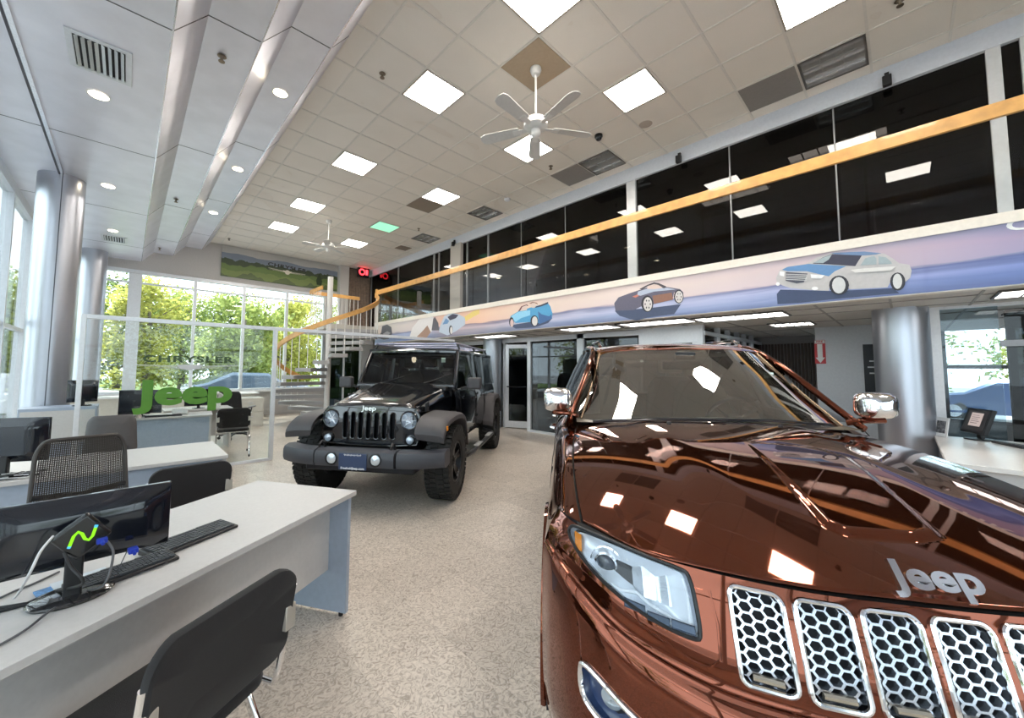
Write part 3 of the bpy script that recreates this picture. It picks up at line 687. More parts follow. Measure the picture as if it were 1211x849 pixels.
decal('printed_rocks',[(ink('white_spray',(.72,.68,.68)),q([(440,460),(480,330),(560,230),(640,200),(720,190),(800,300),(700,380),(600,460)])),
 (ink('rock',(.36,.22,.16)),q([(520,450),(600,370),(660,300),(700,380),(650,450)])),
 (ink('tree_dark',(.12,.11,.13)),q([(710,360),(730,220),(750,200),(790,270),(800,360)]))])
decal('printed_dark_car',[(ink('dark_car',(.10,.10,.12)),q([(70,450),(110,380),(120,310),(180,290),(230,320),(240,400),(200,460),(140,470)])),
 (ink('dark_car2',(.35,.35,.38)),q([(130,400),(180,370),(220,390),(200,410),(150,420)]))])
vs,fs=text_mb('CHRYSLER',.15,.0008,.002,1.6,0,1.1); x0_=min(v[0] for v in vs); pc=onx(1190,268,XM-.02)
mxt=frame((-.0065,pc.y+x0_,pc.z-2.255),(0,-1,0),(0,0,1)); g=MB().add([mxt@Vector(v) for v in vs],fs)
g.build('banner_lettering',mat('white_ink',(.85,.85,.85),.4),BN)
# ------------------------------------------------------------ handrail and spiral stair
SCN=Vector((4.15,11.15,0)); SR=1.34
def ang(z):   # tread height -> angle
    return R(-5)-(2.80-z)*R(100)
h=empty('mezzanine_handrail',(XM-.02,4,0),0,'long flat oak handrail running along the mezzanine','handrail')
MB().box(-.02,.02,-10,7.15,3.765,3.90).build('rail_board',wood,h,bevel=.004)
st=empty('spiral_staircase',tuple(SCN),0,'white and oak spiral staircase behind the black off-roader','staircase')
MB().cyl((0,0,0),(0,0,4.10),.075,n=28).build('centre_pole',mat('pole_white',(.70,.68,.66),.4),st,smooth=True)
P=[]; zs=np.linspace(2.80,.25,70)
A=[]; 
for z in zs:
    a=ang(z); A.append((SR*math.cos(a),SR*math.sin(a),z+.93))
top=[(XM-.04-SCN.x,.0,3.83),(SR+.06,-.06,3.80)]
def ribbon(pts,w,h_):
    g=MB(); Rr=[]
    for i,p in enumerate(pts):
        p=Vector(p); d=(Vector(pts[min(i+1,len(pts)-1)])-Vector(pts[max(i-1,0)])).normalized(); u=Vector((-d.y,d.x,0)).normalized(); k=Vector((0,0,1))
        Rr.append([p+u*w+k*h_,p-u*w+k*h_,p-u*w-k*h_,p+u*w-k*h_])
    g.grid(Rr,cv=True); n=4; g.add(Rr[0],[(0,1,2,3)]); g.add(Rr[-1],[(3,2,1,0)]); return g
ribbon(A,.022,.065).build('spiral_rail',wood,st,smooth=True)
n=14
treadm=mat('tread_stone',(.36,.35,.35),.6)
for k in range(n):
    z=2.80-(k+1)*.187; a=ang(z); da=R(17)
    g=MB(); pl=[(.06*math.cos(a-da),.06*math.sin(a-da))]
    for j in range(5): b_=a-da/2*1.0+da*j/4; pl.append((SR*math.cos(b_),SR*math.sin(b_)))
    pl.append((.06*math.cos(a+da),.06*math.sin(a+da)))
    g.prism(pl,.095,Matrix.Translation((0,0,z-.095))); g.build('stair_tread',treadm,st,bevel=.004)
bal=mat('baluster_white',(.74,.73,.70),.4)
for k in range(28):
    z=2.80-(k+.5)*.0935; a=ang(z); x,y=(SR-.01)*math.cos(a),(SR-.01)*math.sin(a)
    MB().cyl((x,y,z-.05),(x,y,z+.88),.010,n=8).build('baluster',bal,st)
ld=empty('landing_railing',(3.95,12.2,2.80),0,'oak topped white landing railing behind the stair pole','railing')
MB().box(0,1.55,-.02,.02,.92,1.03).build('rail_board',wood,ld,bevel=.004)
MB().box(-.02,.02,-1.0,.02,.92,1.03).build('rail_return',wood,ld,bevel=.004)
for k in range(12): MB().cyl((.05+k*.132,0,-.02),(.05+k*.132,0,.93),.009,n=8).build('baluster',bal,ld)
for k in range(6): MB().cyl((0,-.12-k*.15,-.02),(0,-.12-k*.15,.93),.009,n=8).build('baluster',bal,ld)
# posts at the end of the walkway
t=empty('rail_newel',(XM-.03,11.12,2.86),0,'oak curled newel where the handrail meets the spiral stair','newel')
MB().box(-.03,.03,-.03,.05,.90,1.08).build('newel_cap',wood,t,bevel=.01); MB().cyl((0,0,0),(0,0,.92),.02,n=10).build('newel_post',bal,t)
# ------------------------------------------------------------ lights in the lower ceiling
WG=emit('louver_glow',(1,.97,.93),3.2)
for (x,y,l) in ((6.40,1.6,'above the red car roof'),(8.0,1.25,'right of centre before the white wall'),(6.25,2.75,'left of the tan door frame'),(6.25,4.0,'above the office glass'),(6.3,-1.2,'at the right photo edge'),(8.3,-1.2,'inside the right glass office'),(6.3,6.6,'above the grey column')):
    louver(0,0,'lit louvered light in the low ceiling '+l,loc=(x,y,2.269),group='lit louvered lights under the mezzanine',sx=.6,sy=1.15 if x<7 else .6,nx=2,ny=6,glow=WG)
for (x,y,l) in ((8.0,.6,'rightmost'),(8.6,2.2,'middle one'),(9.0,5.0,'leftmost')):
    louver(0,0,'lit louvered light in the dark rooms behind smoked glass, '+l,loc=(x,y,4.99),group='lights inside the upper dark rooms',sx=.6,sy=1.2,nx=2,ny=6,glow=WG)
# ------------------------------------------------------------ signs on the white wall
t=empty('fire_extinguisher_sign',(8.995,1.02,1.83),0,'red and white arrow sign on the corner of the pale wall','sign')
g=MB(); g.box(-.006,0,-.075,.075,-.21,.21); g.build('sign_board',mat('sign_red',(.50,.02,.03),.4),t)
g=MB(); mx=frame((-.008,0,0),(0,-1,0),(0,0,1)); g.box(-.0095,-.006,-.07,.07,.15,.205)
g.prism([(-.035,.14),(.035,.14),(.035,-.10),(.065,-.10),(0,-.195),(-.065,-.10),(-.035,-.10)],.002,mx); g.build('sign_arrow',white,t)
g=MB(); text(g,'FIRE',.05,frame((-.010,0,.178),(0,-1,0),(0,0,1)),.0008,.001); g.build('sign_word',mat('sign_red'),t)
t=empty('black_notice',(8.995,.34,1.52),0,'tall black notice with white lines on the pale wall by the column','notice')
MB().box(-.008,0,-.13,.13,-.42,.42).build('notice_board',mat('notice_black',(.01,.012,.018),.4),t)
g=MB()
for k,(w) in enumerate((.12,.17,.13)): g.box(-.010,-.008,-w/2,w/2,.13-k*.10,.15-k*.10)
g.build('notice_lines',mat('notice_white',(.6,.6,.62),.5),t)
# ------------------------------------------------------------ desks
def desk(name,x,y,rz,L_,D,label,panelm=laminate,left=True,H=.74,mod=.30,front=lamblue):
    """origin: right near corner; long axis runs to -x, depth to +y"""
    t=empty(name,(x,y,0),rz,label,'desk')
    MB().box(-L_,0,0,D,H-.028,H).build('desk_top',laminate,t,bevel=.002)
    MB().box(-.028-.01,-.01,.03,D-.03,0.02,H-.028).build('end_panel',panelm,t,bevel=.001)
    MB().box(-L_+.01,-L_+.038,.03,D-.03,0.02,H-.028).build('end_panel',panelm,t,bevel=.001)
    MB().box(-L_+.038,-.038,mod,mod+.02,.26,H-.028).build('modesty_panel',front,t)
    g=MB()
    for xx in (-.025,-L_+.025):
        for yy in (.07,D-.07): g.cyl((xx,yy,0),(xx,yy,.022),.014,n=10)
    g.build('levelling_feet',black,t)
    return t
d1=desk('reception_desk',1.08,2.36,R(31.5),1.60,.76,'pale grey desk in the foreground carrying the big black monitor',lamblue,mod=.16,front=laminate)
d2=desk('office_desk',.68,4.04,0,2.0,.86,'pale grey desk behind the mesh chair, small monitor at its left end',laminate,mod=.03)
d3=desk('office_desk',1.04,7.62,R(-6),1.2,.66,'blue grey fronted desk behind the glass lettering',laminate,mod=.04)
t=empty('filing_cabinet',(2.32,11.6,0),0,'beige low cabinet near the far windows right of the chair','cabinet')
MB().box(-.3,.3,-.3,.3,0,.72).build('cabinet_body',mat('beige_cabinet',(.60,.57,.52),.5),t,bevel=.004)
for k in range(2):
    f=MB().box(-.28,.28,-.315,-.3,.04+k*.34,.36+k*.34).build('drawer',mat('beige_cabinet'),t,bevel=.003); MB().box(-.06,.06,-.33,-.315,.25+k*.34,.27+k*.34).build('drawer_handle',alum,f)
t=empty('window_counter',(.6,13.0,0),0,'long pale counter under the far windows','counter')
MB().box(-1.6,2.2,-.35,.35,.74,.78).build('counter_top',white,t,bevel=.003); MB().box(-1.5,2.1,-.28,.3,0,.74).build('counter_body',mat('beige_cabinet'),t)
# ------------------------------------------------------------ chairs
def stack_chair(name,x,y,rz,label,grp):
    """sitter faces +y; origin under the seat centre"""
    t=empty(name,(x,y,0),rz,label,'chair',grp)
    g=MB(); P=[]
    def rr(w,h,r,n=6):
        o=[]
        for cx,cy,a0 in ((w-r,h-r,0),(-w+r,h-r,90),(-w+r,-h+r,180),(w-r,-h+r,270)):
            for k in range(n+1): a=R(a0+90*k/n); o.append((cx+r*math.cos(a),cy+r*math.sin(a)))
        return o
    def pad(w,h,r,th,mx,curve=0):
        g=MB(); base=rr(w,h,r)
        secs=[(.93,.0),(.985,.15),(1,.5),(.985,.85),(.93,1)]
        G=[]
        for s_,z in secs: G.append([mx@Vector((px*(1-(1-s_)*.5),py*(1-(1-s_)),z*th+curve*(px/w)**2)) for px,py in base])
        g.grid(G,cv=True); n=len(base)
        for rowi,rev in ((0,False),(-1,True)):
            c=[mx@Vector((px*.45,py*.45,secs[rowi][1]*th+(-.004 if rowi==0 else .004)+curve*(px*.45/w)**2)) for px,py in base]
            g.grid([G[rowi],c],cv=True); g.add(c,[tuple(range(n))])
        return g
    s=pad(.225,.215,.06,.045,Matrix.Translation((0,.0,.42))); s.build('seat',fabric,t,smooth=True,merge=1e-5)
    mx=frame((0,-.235,.66),(1,0,0),(0,-.16,1)); 
    b=pad(.235,.165,.07,.035,mx@Matrix.Translation((0,0,-.015)),.035); b.build('backrest',fabric,t,smooth=True,merge=1e-5)
    for sx in (-1,1):
        x_=.235*sx
        pts=[(x_,-.285,.74),(x_,-.262,.60),(x_,-.235,.45),(x_,-.215,.40),(x_,-.10,.405),(x_,.15,.41),(x_,.20,.39),(x_,.235,.30),(x_,.27,.03)]
        MB().tube(pts,.0105,10).build('front_leg',chrome,t,smooth=True)
        MB().tube([(x_,-.02,.40),(x_,-.10,.36),(x_,-.20,.18),(x_,-.27,.03)],.0105,10).build('rear_leg',chrome,t,smooth=True)
        MB().box(x_-.035 if sx>0 else x_-.008,x_+.008 if sx>0 else x_+.035,-.292,-.272,.60,.68).build('back_bracket',mat('bracket_silver',(.62,.58,.52),.35,.6),t,bevel=.003)
        g=MB(); g.cyl((x_,.27,0),(x_,.27,.035),.014,n=10); g.cyl((x_,-.27,0),(x_,-.27,.035),.014,n=10); g.build('leg_caps',black,t)
    MB().tube([(-.235,.21,.36),(.235,.21,.36)],.008,8).build('cross_bar',chrome,t,smooth=True)
    return t
g1='black stacking chairs with chrome legs'
c1=stack_chair('stacking_chair',.115,1.62,R(31.5),'black fabric chair with chrome legs in the foreground, back to the viewer',g1)
c2=stack_chair('stacking_chair',.34,3.70,R(6),'black fabric chair tucked at the second desk beside the mesh chair',g1)
c3=stack_chair('stacking_chair',1.38,7.92,R(-8),'black chair with thin chrome legs inside the glass partition',g1)
def task_chair(x,y,rz,label,back,mesh=False):
    t=empty('task_chair',(x,y,0),rz,label,'chair')
    # sitter faces -y
    g=MB()
    for k in range(5):
        a=R(72*k+20); g.tube([(0,0,.10),(.16*math.cos(a),.16*math.sin(a),.10),(.29*math.cos(a),.29*math.sin(a),.07)],[.024,.02,.015],8)
    g.build('star_base',black,t,smooth=True)
    for k in range(5):
        a=R(72*k+20); MB().cyl((.29*math.cos(a)-.02*math.sin(a),.29*math.sin(a)+.02*math.cos(a),.03),(.29*math.cos(a)+.02*math.sin(a),.29*math.sin(a)-.02*math.cos(a),.03),.03,n=14).build('castor',black,t,smooth=True)
    MB().cyl((0,0,.1),(0,0,.42),.025,n=14).build('gas_column',black,t,smooth=True)
    g=MB(); g.lathe([(.001,.42),(.20,.42),(.245,.44),(.25,.47),(.22,.495),(.001,.50)],28,Matrix.Scale(1.0,4)); g.build('seat',fabric,t,smooth=True)
    w,z0,z1=.20,.62,1.08 if mesh else 1.0
    def bp(u,v):  # u -1..1, v 0..1
        ww=w*(1.0-.12*v*v); return Vector((ww*u,.24+.07*v-.05*(1-u*u)*1.0*(.6+.4*v)+.03,z0+(z1-z0)*v))
    def outline(r=.22,n=6):
        o=[]
        for (cu,cv,a0) in ((1-.25,1-r,0),(-1+.25,1-r,90),(-1+.2,r*.5,180),(1-.2,r*.5,270)):
            for k in range(n+1):
                a=R(a0+90*k/n); ru=.25 if cv>.5 else .2; rv=r if cv>.5 else r*.5
                o.append((cu+ru*math.cos(a),cv+rv*math.sin(a)))
        return o
    O=outline()
    if mesh:
        MB().tube([bp(u,v) for u,v in O],.011,8,closed=True).build('back_frame',mat('mesh_frame',(.05,.042,.038),.4),t,smooth=True)
        def inside(u,v):
            c=False; n=len(O)
            for i in range(n):
                (x1,y1),(x2,y2)=O[i],O[(i+1)%n]
                if (y1>v)!=(y2>v) and u<(x2-x1)*(v-y1)/(y2-y1)+x1: c=not c
            return c
        g=MB(); N_=46
        for i in range(N_+1):
            for (fix,ax) in ((i/N_,0),(i/N_,1)):
                seg=[]
                for j in range(25):
                    u,v=((-1+2*fix),j/24) if ax==0 else ((-1+2*j/24),fix)
                    if inside(u*1.001,min(max(v,.001),.999)): seg.append(bp(u,v))
                    else:
                        if len(seg)>1: g.tube(seg,.0026,4,cap=False)
                        seg=[]
                if len(seg)>1: g.tube(seg,.0026,4,cap=False)
        g.build('mesh_back',mat('brown_mesh',(.035,.028,.024),.7),t)
        MB().tube([bp(-.97,.35),bp(0,.30)+Vector((0,.04,0)),bp(.97,.35)],.016,8).build('lumbar_bar',black,t,smooth=True)
    else:
        g=MB(); n=len(O); rows=[]
        for s_,dy in ((.55,-.035),(.85,-.03),(.97,-.018),(1,0),(.97,.02),(.85,.03),(.55,.033)):
            rows.append([bp(u*s_,.5+(v-.5)*s_)+Vector((0,dy,0)) for u,v in O])
        g.grid(rows,cv=True); g.add(rows[0],[tuple(range(n))]); g.add(rows[-1],[tuple(range(n))])
        g.build('backrest',back,t,smooth=True,merge=1e-5)
    MB().tube([(0,.02,.42),(0,.20,.42),(0,.27,.50),(0,.285,.74)],.018,8).build('back_support',black,t,smooth=True)
    for sx in (-1,1):
        MB().tube([(sx*.16,.05,.43),(sx*.27,.05,.44),(sx*.285,.04,.56),(sx*.285,.0,.64)],.012,8).build('arm_support',black,t,smooth=True)
        MB().box(sx*.285-.035,sx*.285+.035,-.16,.12,.64,.668).build('arm_pad',mat('arm_grey',(.16,.16,.17),.5),t,bevel=.012)
    return t
task_chair(-.10,3.02,R(12),'black mesh-backed office chair behind the big monitor',None,True)
task_chair(-.06,5.25,R(4),'dark grey padded office chair beyond the second desk',mat('charcoal_vinyl',(.085,.080,.082),.55))
task_chair(.17,8.82,R(170),'black office chair behind the glass lettering',fabric)
task_chair(1.75,9.75,R(150),'black office chair beside the beige cabinet',fabric)
# ------------------------------------------------------------ monitors
def monitor(name,x,y,z,rz,w,h,label,grp=None,tilt=0,old=False,lift=.09,roll=0,face=None):
    """screen faces +y, back faces -y; origin on desk"""
    t=empty(name,(x,y,z),rz,label,'monitor',grp)
    M_=Matrix.Translation((0,0,lift+h/2))@Matrix.Rotation(R(roll),4,'Y')@Matrix.Rotation(R(tilt),4,'X')
    g=MB(); g.box(-w/2,w/2,-.004,.018,-h/2,h/2,M_); s=g.build('screen_case',blackg,t,bevel=.004)
    MB().box(-w/2+.014,w/2-.014,.018,.0195,-h/2+.02,h/2-.014,M_).build('screen_panel',face or mat('screen_off',(.012,.014,.02),.1),s)
    g=MB(); d=.045 if not old else .06
    N_=12; rows=[]
    for i in range(N_+1):
        row=[]
        for j in range(N_+1):
            u=-1+2*i/N_; v=-1+2*j/N_
            e=(1-abs(u)**6)*(1-abs(v)**4) if not old else min(1,(1-abs(u))*4)*min(1,(1-abs(v))*3)
            row.append(M_@Vector((u*(w/2-.004),-.004-d*e,v*(h/2-.004))))
        rows.append(row)
    g.grid(rows); g.build('rear_shell',blackg,t,smooth=True,angle=50)
    MB().box(-.022,.022,-.055,-.02,.0,lift+h*.35).build('stand_neck',black,t,bevel=.006)
    g=MB(); g.lathe([(.001,0),(.100,0),(.103,.006),(.096,.012),(.045,.018),(.001,.02)],36,Matrix.Diagonal((1,.78,1,1))@Matrix.Translation((0,-.03,0)))
    g.build('stand_base',mat('base_gloss',(.02,.02,.022),.12,coat=1),t,smooth=True)
    return t
m1=monitor('computer_monitor',-.098,1.93,.741,R(3),.49,.225,'wide black monitor with cables on the foreground desk, back to the viewer',lift=.095)
# small client box with its N mark, on the monitor's back
bx=empty('thin_client_box',(-.085,1.85,.962),R(8),'small black diamond mounted computer with green mark behind the big monitor','computer')
mx=frame((0,-.04,0),(1,0,.0),(0,0,1))@Matrix.Rotation(R(38),4,'Z')
g=MB(); g.box(-.052,.052,-.052,.052,-.012,.012,mx); g.build('box_case',mat('client_black',(.008,.008,.009),.2,coat=.5),bx,bevel=.010,seg=3)
pl=[(-.028,-.024),(-.019,.008),(-.010,.018),(-.001,.010),(.006,-.008),(.015,-.014),(.023,-.004),(.030,.026)]
mx2=frame((0,-.0535,0),(1,0,0),(0,0,1))
g=MB(); g.tube([mx2@Vector((x,y,0)) for x,y in pl],.0042,6); g.build('green_mark',emit('emissive_green',(.25,.85,.02),1.2),bx)  # logo mark drawn in emissive colour, tips likewise
g=MB(); g.tube([mx2@Vector((x,y,0.0005)) for x,y in ((-.0285,-.0255),(-.0265,-.020))],.0046,6); g.tube([mx2@Vector((x,y,0.0005)) for x,y in ((.0305,.028),(.0285,.021))],.0046,6); g.build('cyan_tips',emit('emissive_cyan',(.1,.5,.8),1.0),bx)
blue=mat('blue_plug',(.02,.05,.45),.4)
def cable(name,pts,r,m,label,grp='cables on the foreground desk'):
    # smooth the polyline
    P=[Vector(p) for p in pts]; out=[]
    for i in range(len(P)-1):
        p0=P[max(i-1,0)];p1=P[i];p2=P[i+1];p3=P[min(i+2,len(P)-1)]
        for k in range(8):
            f=k/8; out.append(.5*((2*p1)+(-p0+p2)*f+(2*p0-5*p1+4*p2-p3)*f*f+(-p0+3*p1-3*p2+p3)*f**3))
    out.append(P[-1]); o=MB().tube(out,r,8).build(name,m,smooth='all'); tag(o,label,'cable',grp); return o
def pk(px,py,y): v=ony(px,py,y); return tuple(v)
def pz(px,py,z=.745): return tuple(onz(px,py,z))
cable('white_cable',[pk(63,634,1.80),pk(48,652,1.76),pk(34,680,1.74),pz(18,706),pz(-8,728)],.0035,mat('cable_white',(.65,.65,.66),.5),'pale cable from the diamond box down to the desk edge')
cable('display_cable',[pk(127,640,1.82),pk(134,655,1.79),pk(124,690,1.74),pz(100,700,.75),pz(60,722,.75),pz(30,745),pz(-10,768)],.0035,mat('cable_grey',(.10,.10,.11),.5),'long dark cable looping from the blue plug across the desk')
cable('power_cable',[pk(76,653,1.80),pk(84,670,1.78),pk(98,690,1.76),pz(62,700,.75),pz(25,716),pz(-10,725)],.0045,black,'black cable tangled at the monitor stand')
cable('thick_cable',[pz(98,694,.755),pz(70,698,.755),pz(40,712),pz(22,716),pz(-10,721)],.007,black,'thick black lead lying left of the stand')
cable('desk_cable',[pz(70,676),pz(40,690),pz(15,700),pz(-10,712)],.0035,mat('cable_grey'),'thin grey lead crossing the desk behind the stand')
cable('keyboard_cable',[pk(150,652,1.98),pz(140,682),pz(175,675),pz(200,664),pz(206,652)],.0018,mat('cable_grey'),'thin curling keyboard lead right of the stand')
for (px,py,l,y) in ((120,638,'blue display plug under the diamond box',1.81),(157,650,'blue display plug at the lower monitor edge',1.86)):
    v=ony(px,py,y); t=empty('display_plug',tuple(v),R(8),l,'plug')
    MB().box(-.013,.013,-.02,.01,-.008,.008).build('plug_body',blue,t,bevel=.002); MB().cyl((0,-.02,0),(0,-.035,-.004),.005,n=10).build('strain_relief',blue,t)
def keyboard(x,y,z,rz,label,L_=.44,D=.14):
    t=empty('keyboard',(x,y,z),rz,label,'keyboard'); g=MB()
    g.grid([[(-L_/2,-D/2,.006),(-L_/2,D/2,.022)],[(L_/2,-D/2,.006),(L_/2,D/2,.022)]]); 
    g=MB(); g.add([(-L_/2,-D/2,0),(L_/2,-D/2,0),(L_/2,D/2,0),(-L_/2,D/2,0),(-L_/2,-D/2,.012),(L_/2,-D/2,.012),(L_/2,D/2,.024),(-L_/2,D/2,.024)],[(3,2,1,0),(4,5,6,7),(0,1,5,4),(1,2,6,5),(2,3,7,6),(3,0,4,7)])
    g.build('key_tray',mat('keyboard_black',(.02,.02,.022),.35),t,bevel=.003)
    g=MB(); nx,ny=20,6
    for i in range(nx):
        for j in range(ny):
            x0=-L_/2+.012+i*(L_-.024)/nx; y0=-D/2+.012+j*(D-.022)/ny; z0=.012+.012*(y0+D/2)/D
            g.box(x0+.0015,x0+(L_-.024)/nx-.0015,y0+.0012,y0+(D-.022)/ny-.0012,z0,z0+.006)
    k=g.build('key_caps',mat('key_grey',(.055,.06,.07),.4),t); return t
keyboard(.245,2.17,.741,R(28),'black keyboard right of the big monitor on the foreground desk',.34,.12)
keyboard(.03,1.985,.741,R(20),'second keyboard edge peeking below the big monitor',.30,.10)
t=empty('papers',(-.10,2.02,.741),R(15),'blue printed leaflets under the big monitor','papers'); MB().box(-.09,.06,-.03,.03,0,.004).build('leaflet',mat('leaflet_blue',(.10,.25,.5),.5,noise=(80,.5)),t); MB().box(-.05,.09,-.02,.045,.004,.007).build('leaflet',mat('leaflet_pale',(.6,.66,.72),.5),t)
m2=monitor('computer_monitor',-.56,4.22,.741,R(-24),.40,.30,'older black monitor at the left photo edge on the second desk',old=True,lift=.10)
# clutter beside it
for k,(x,y,l) in enumerate(((-.50,4.12,'crumpled cables left on the second desk'),)):
    t=empty('cable_heap',(x,y,.741),0,l,'cables')
    rnd=random.Random(3)
    for j in range(6):
        pts=[(rnd.uniform(-.12,.14),rnd.uniform(-.05,.10),.006+rnd.uniform(0,.03)) for _ in range(7)]
        P=[Vector(p) for p in pts]; MB().tube(P,.0035,6).build('loose_cable',black if j%2 else mat('cable_white'),t,smooth=True)
# monitors and items in the glazed office
monitor('computer_monitor',-.43,7.75,.96,R(10),.30,.30,'small square monitor at the left of the glass office',old=True,lift=.05)
t=empty('side_shelf',(-.62,7.75,0),0,'blue grey cabinet at the left of the glass office','cabinet'); MB().box(-.35,.35,-.2,.28,.0,.96).build('cabinet_body',lamblue,t,bevel=.004); MB().box(-.33,.33,-.21,-.2,.5,.92).build('cabinet_door',laminate,t)
def crt(x,y,z,rz,w,label): return monitor('computer_monitor',x,y,z,rz,w,w*.68,label,lift=.05)
crt(.18,7.98,.741,R(160),.52,'large dark monitor behind the first green letter'); crt(1.0,8.9,.741,R(185),.44,'dark monitor behind the last green letters')
t=empty('office_desk',(1.5,8.7,0),0,'pale desk deep in the glass office','desk'); MB().box(-1.0,.0,0,.6,.71,.74).build('desk_top',laminate,t); MB().box(-.04,-.01,.02,.58,.0,.71).build('end_panel',laminate,t); MB().box(-.98,-.95,.02,.58,.0,.71).build('end_panel',laminate,t); MB().box(-.95,-.04,.3,.32,.2,.71).build('modesty_panel',laminate,t)
t=empty('desk_printer',(.66,7.98,.741),R(-6),'small white printer on the glass office desk','printer'); MB().box(-.10,.10,-.10,.10,0,.10).build('printer_body',white,t,bevel=.01); MB().box(-.08,.08,-.14,-.10,.02,.03).build('paper_tray',laminate,t); MB().box(-.06,.06,-.02,.09,.10,.105).build('printer_lid',laminate,t)
t=empty('small_figurine',(.16,7.75,.741),0,'small white and red figurine on the glass office desk','figurine'); g=MB(); g.lathe([(.001,0),(.03,0),(.035,.03),(.02,.06),(.025,.08),(.018,.105),(.001,.11)],14); g.build('figurine_body',mat('figurine_white',(.6,.5,.45),.5,noise=(25,.6)),t,smooth=True); g=MB(); g.lathe([(.026,.07),(.03,.085),(.02,.10)],12); g.build('red_scarf',mat('sign_red'),t,smooth=True)
keyboard(.45,7.80,.741,R(174),'black keyboard on the glass office desk')
t=empty('desk_fan_clock',(1.28,8.9,.741),0,'small white round clock behind the last green letter','clock'); MB().cyl((0,-.02,.18),(0,.02,.18),.10,n=28).build('clock_rim',white,t,smooth=True); MB().cyl((0,-.022,.18),(0,-.02,.18),.08,n=28).build('clock_face',laminate,t); MB().box(-.005,.005,-.026,-.022,.18,.24).build('clock_hand',black,t); MB().box(-.05,.05,-.03,.03,0,.09).build('clock_foot',white,t)
t=empty('game_controller_stand',(2.0,12.95,.78),0,'small black gadget on the far window counter','gadget'); MB().box(-.09,.09,-.04,.04,0,.05).build('gadget_body',black,t,bevel=.015); MB().cyl((-.08,0,0),(-.10,-.02,.07),.02,n=10).build('gadget_grip',black,t); MB().cyl((.08,0,0),(.10,-.02,.07),.02,n=10).build('gadget_grip',black,t)
# ------------------------------------------------------------ right-hand counter with terminal
t=empty('service_counter',(6.0,-1.2,0),0,'white topped counter at the right beyond the red car','counter')
MB().box(-1.0,1.0,-1.2,1.0,.71,.75).build('counter_top',mat('counter_white',(.72,.70,.68),.3),t,bevel=.003); MB().box(-.92,.98,-1.1,.92,0,.71).build('counter_body',laminate,t)
v=onz(1158,520,.751)
mt=empty('terminal_display',(v.x,v.y,.751),R(205),'black screen showing a pale document on the right counter','monitor')
Mx=Matrix.Translation((.0,0,.20))@Matrix.Rotation(R(-18),4,'X')
MB().box(-.17,.17,-.018,.018,-.14,.14,Mx).build('screen_case',black,mt,bevel=.004)
MB().box(-.145,.145,-.0195,-.018,-.115,.115,Mx).build('screen_panel',mat('screen_dark',(.05,.045,.045),.2),mt)
s_=MB().box(-.08,.08,-.021,-.0195,-.06,.09,Mx).build('document_area',emit('page_glow',(.55,.45,.42),.8),mt)
g=MB(); 
for k in range(5): g.box(-.06,.03+.02*(k%2),-.022,-.021,.06-k*.022,.064-k*.022,Mx)
g.build('document_lines',mat('ink_dark',(.12,.10,.10),.5),s_)
MB().box(-.03,.03,.0,.03,0,.20).build('stand_neck',black,mt); g=MB(); g.lathe([(.001,0),(.11,0),(.11,.012),(.001,.02)],28); g.build('stand_base',black,mt,smooth=True)
t2=keyboard(v.x-.30,v.y-.20,.751,R(205-180),'black keyboard in front of the terminal on the right counter',.36,.13)
v=onz(1112,516,.751)
ph=empty('picture_stand',(v.x,v.y,.751),R(215),'small white framed photo standing on the right counter','picture')
Mx=Matrix.Rotation(R(-10),4,'X'); MB().box(-.08,.08,-.006,.006,0,.22,Mx).build('picture_frame',white,ph,bevel=.002); MB().box(-.055,.055,-.0075,-.006,.04,.18,Mx).build('picture_print',mat('print_dark',(.15,.15,.16),.5,noise=(30,.9)),ph); MB().box(-.01,.01,.0,.07,.0,.01).build('picture_strut',white,ph)
# chairs glimpsed inside the offices
stack_chair('stacking_chair',8.3,4.6,R(200),'black chair inside the office behind the red car mirror',g1)
t=empty('office_table',(9.2,4.8,0),0,'grey table inside the office behind the glass','table'); MB().box(-.6,.6,-.8,.8,.71,.74).build('table_top',laminate,t); 
for sx in (-1,1):
    for sy in (-1,1): MB().cyl((sx*.5,sy*.7,0),(sx*.5,sy*.7,.71),.02,n=10).build('leg',steel,t)
# ------------------------------------------------------------ shared car pieces
def crv(P,t):
    n=len(P)-1; u=min(max(t,0),1)*n; i=min(int(u),n-1); f=u-i
    p1=P[i];p2=P[i+1];p0=P[i-1] if i>0 else 2*p1-p2;p3=P[i+2] if i+2<=n else 2*p2-p1
    return .5*((2*p1)+(-p0+p2)*f+(2*p0-5*p1+4*p2-p3)*f*f+(-p0+3*p1-3*p2+p3)*f**3)
def net(rows): return [[Vector(p) for p in r] for r in rows]
def surf(rows,t,w): return crv([crv(r,t) for r in rows],w)
def half(rows,nt,nw,sg,keep=None,off=0,flip=None,w0=0,w1=1):
    """sampled patch of one side (sg=+1 left, -1 right); keep(t,w,p) removes faces"""
    G=[[surf(rows,i/nt,w0+(w1-w0)*j/nw) for i in range(nt+1)] for j in range(nw+1)]
    g=MB(); vs=[(p.x,p.y*sg,p.z) for r in G for p in r]; fs=[]
    for j in range(nw):
        for i in range(nt):
            if keep:
                t=(i+.5)/nt; w=w0+(w1-w0)*(j+.5)/nw; c=(G[j][i]+G[j+1][i+1])/2
                if not keep(t,w,c): continue
            a=j*(nt+1)+i; fs.append((a,a+1,a+nt+2,a+nt+1))
    g.add(vs,fs); return g
def pip(poly,x,y):
    c=False; n=len(poly)
    for i in range(n):
        x1,y1=poly[i]; x2,y2=poly[(i+1)%n]
        if (y1>y)!=(y2>y) and x<(x2-x1)*(y-y1)/(y2-y1)+x1: c=not c
    return c
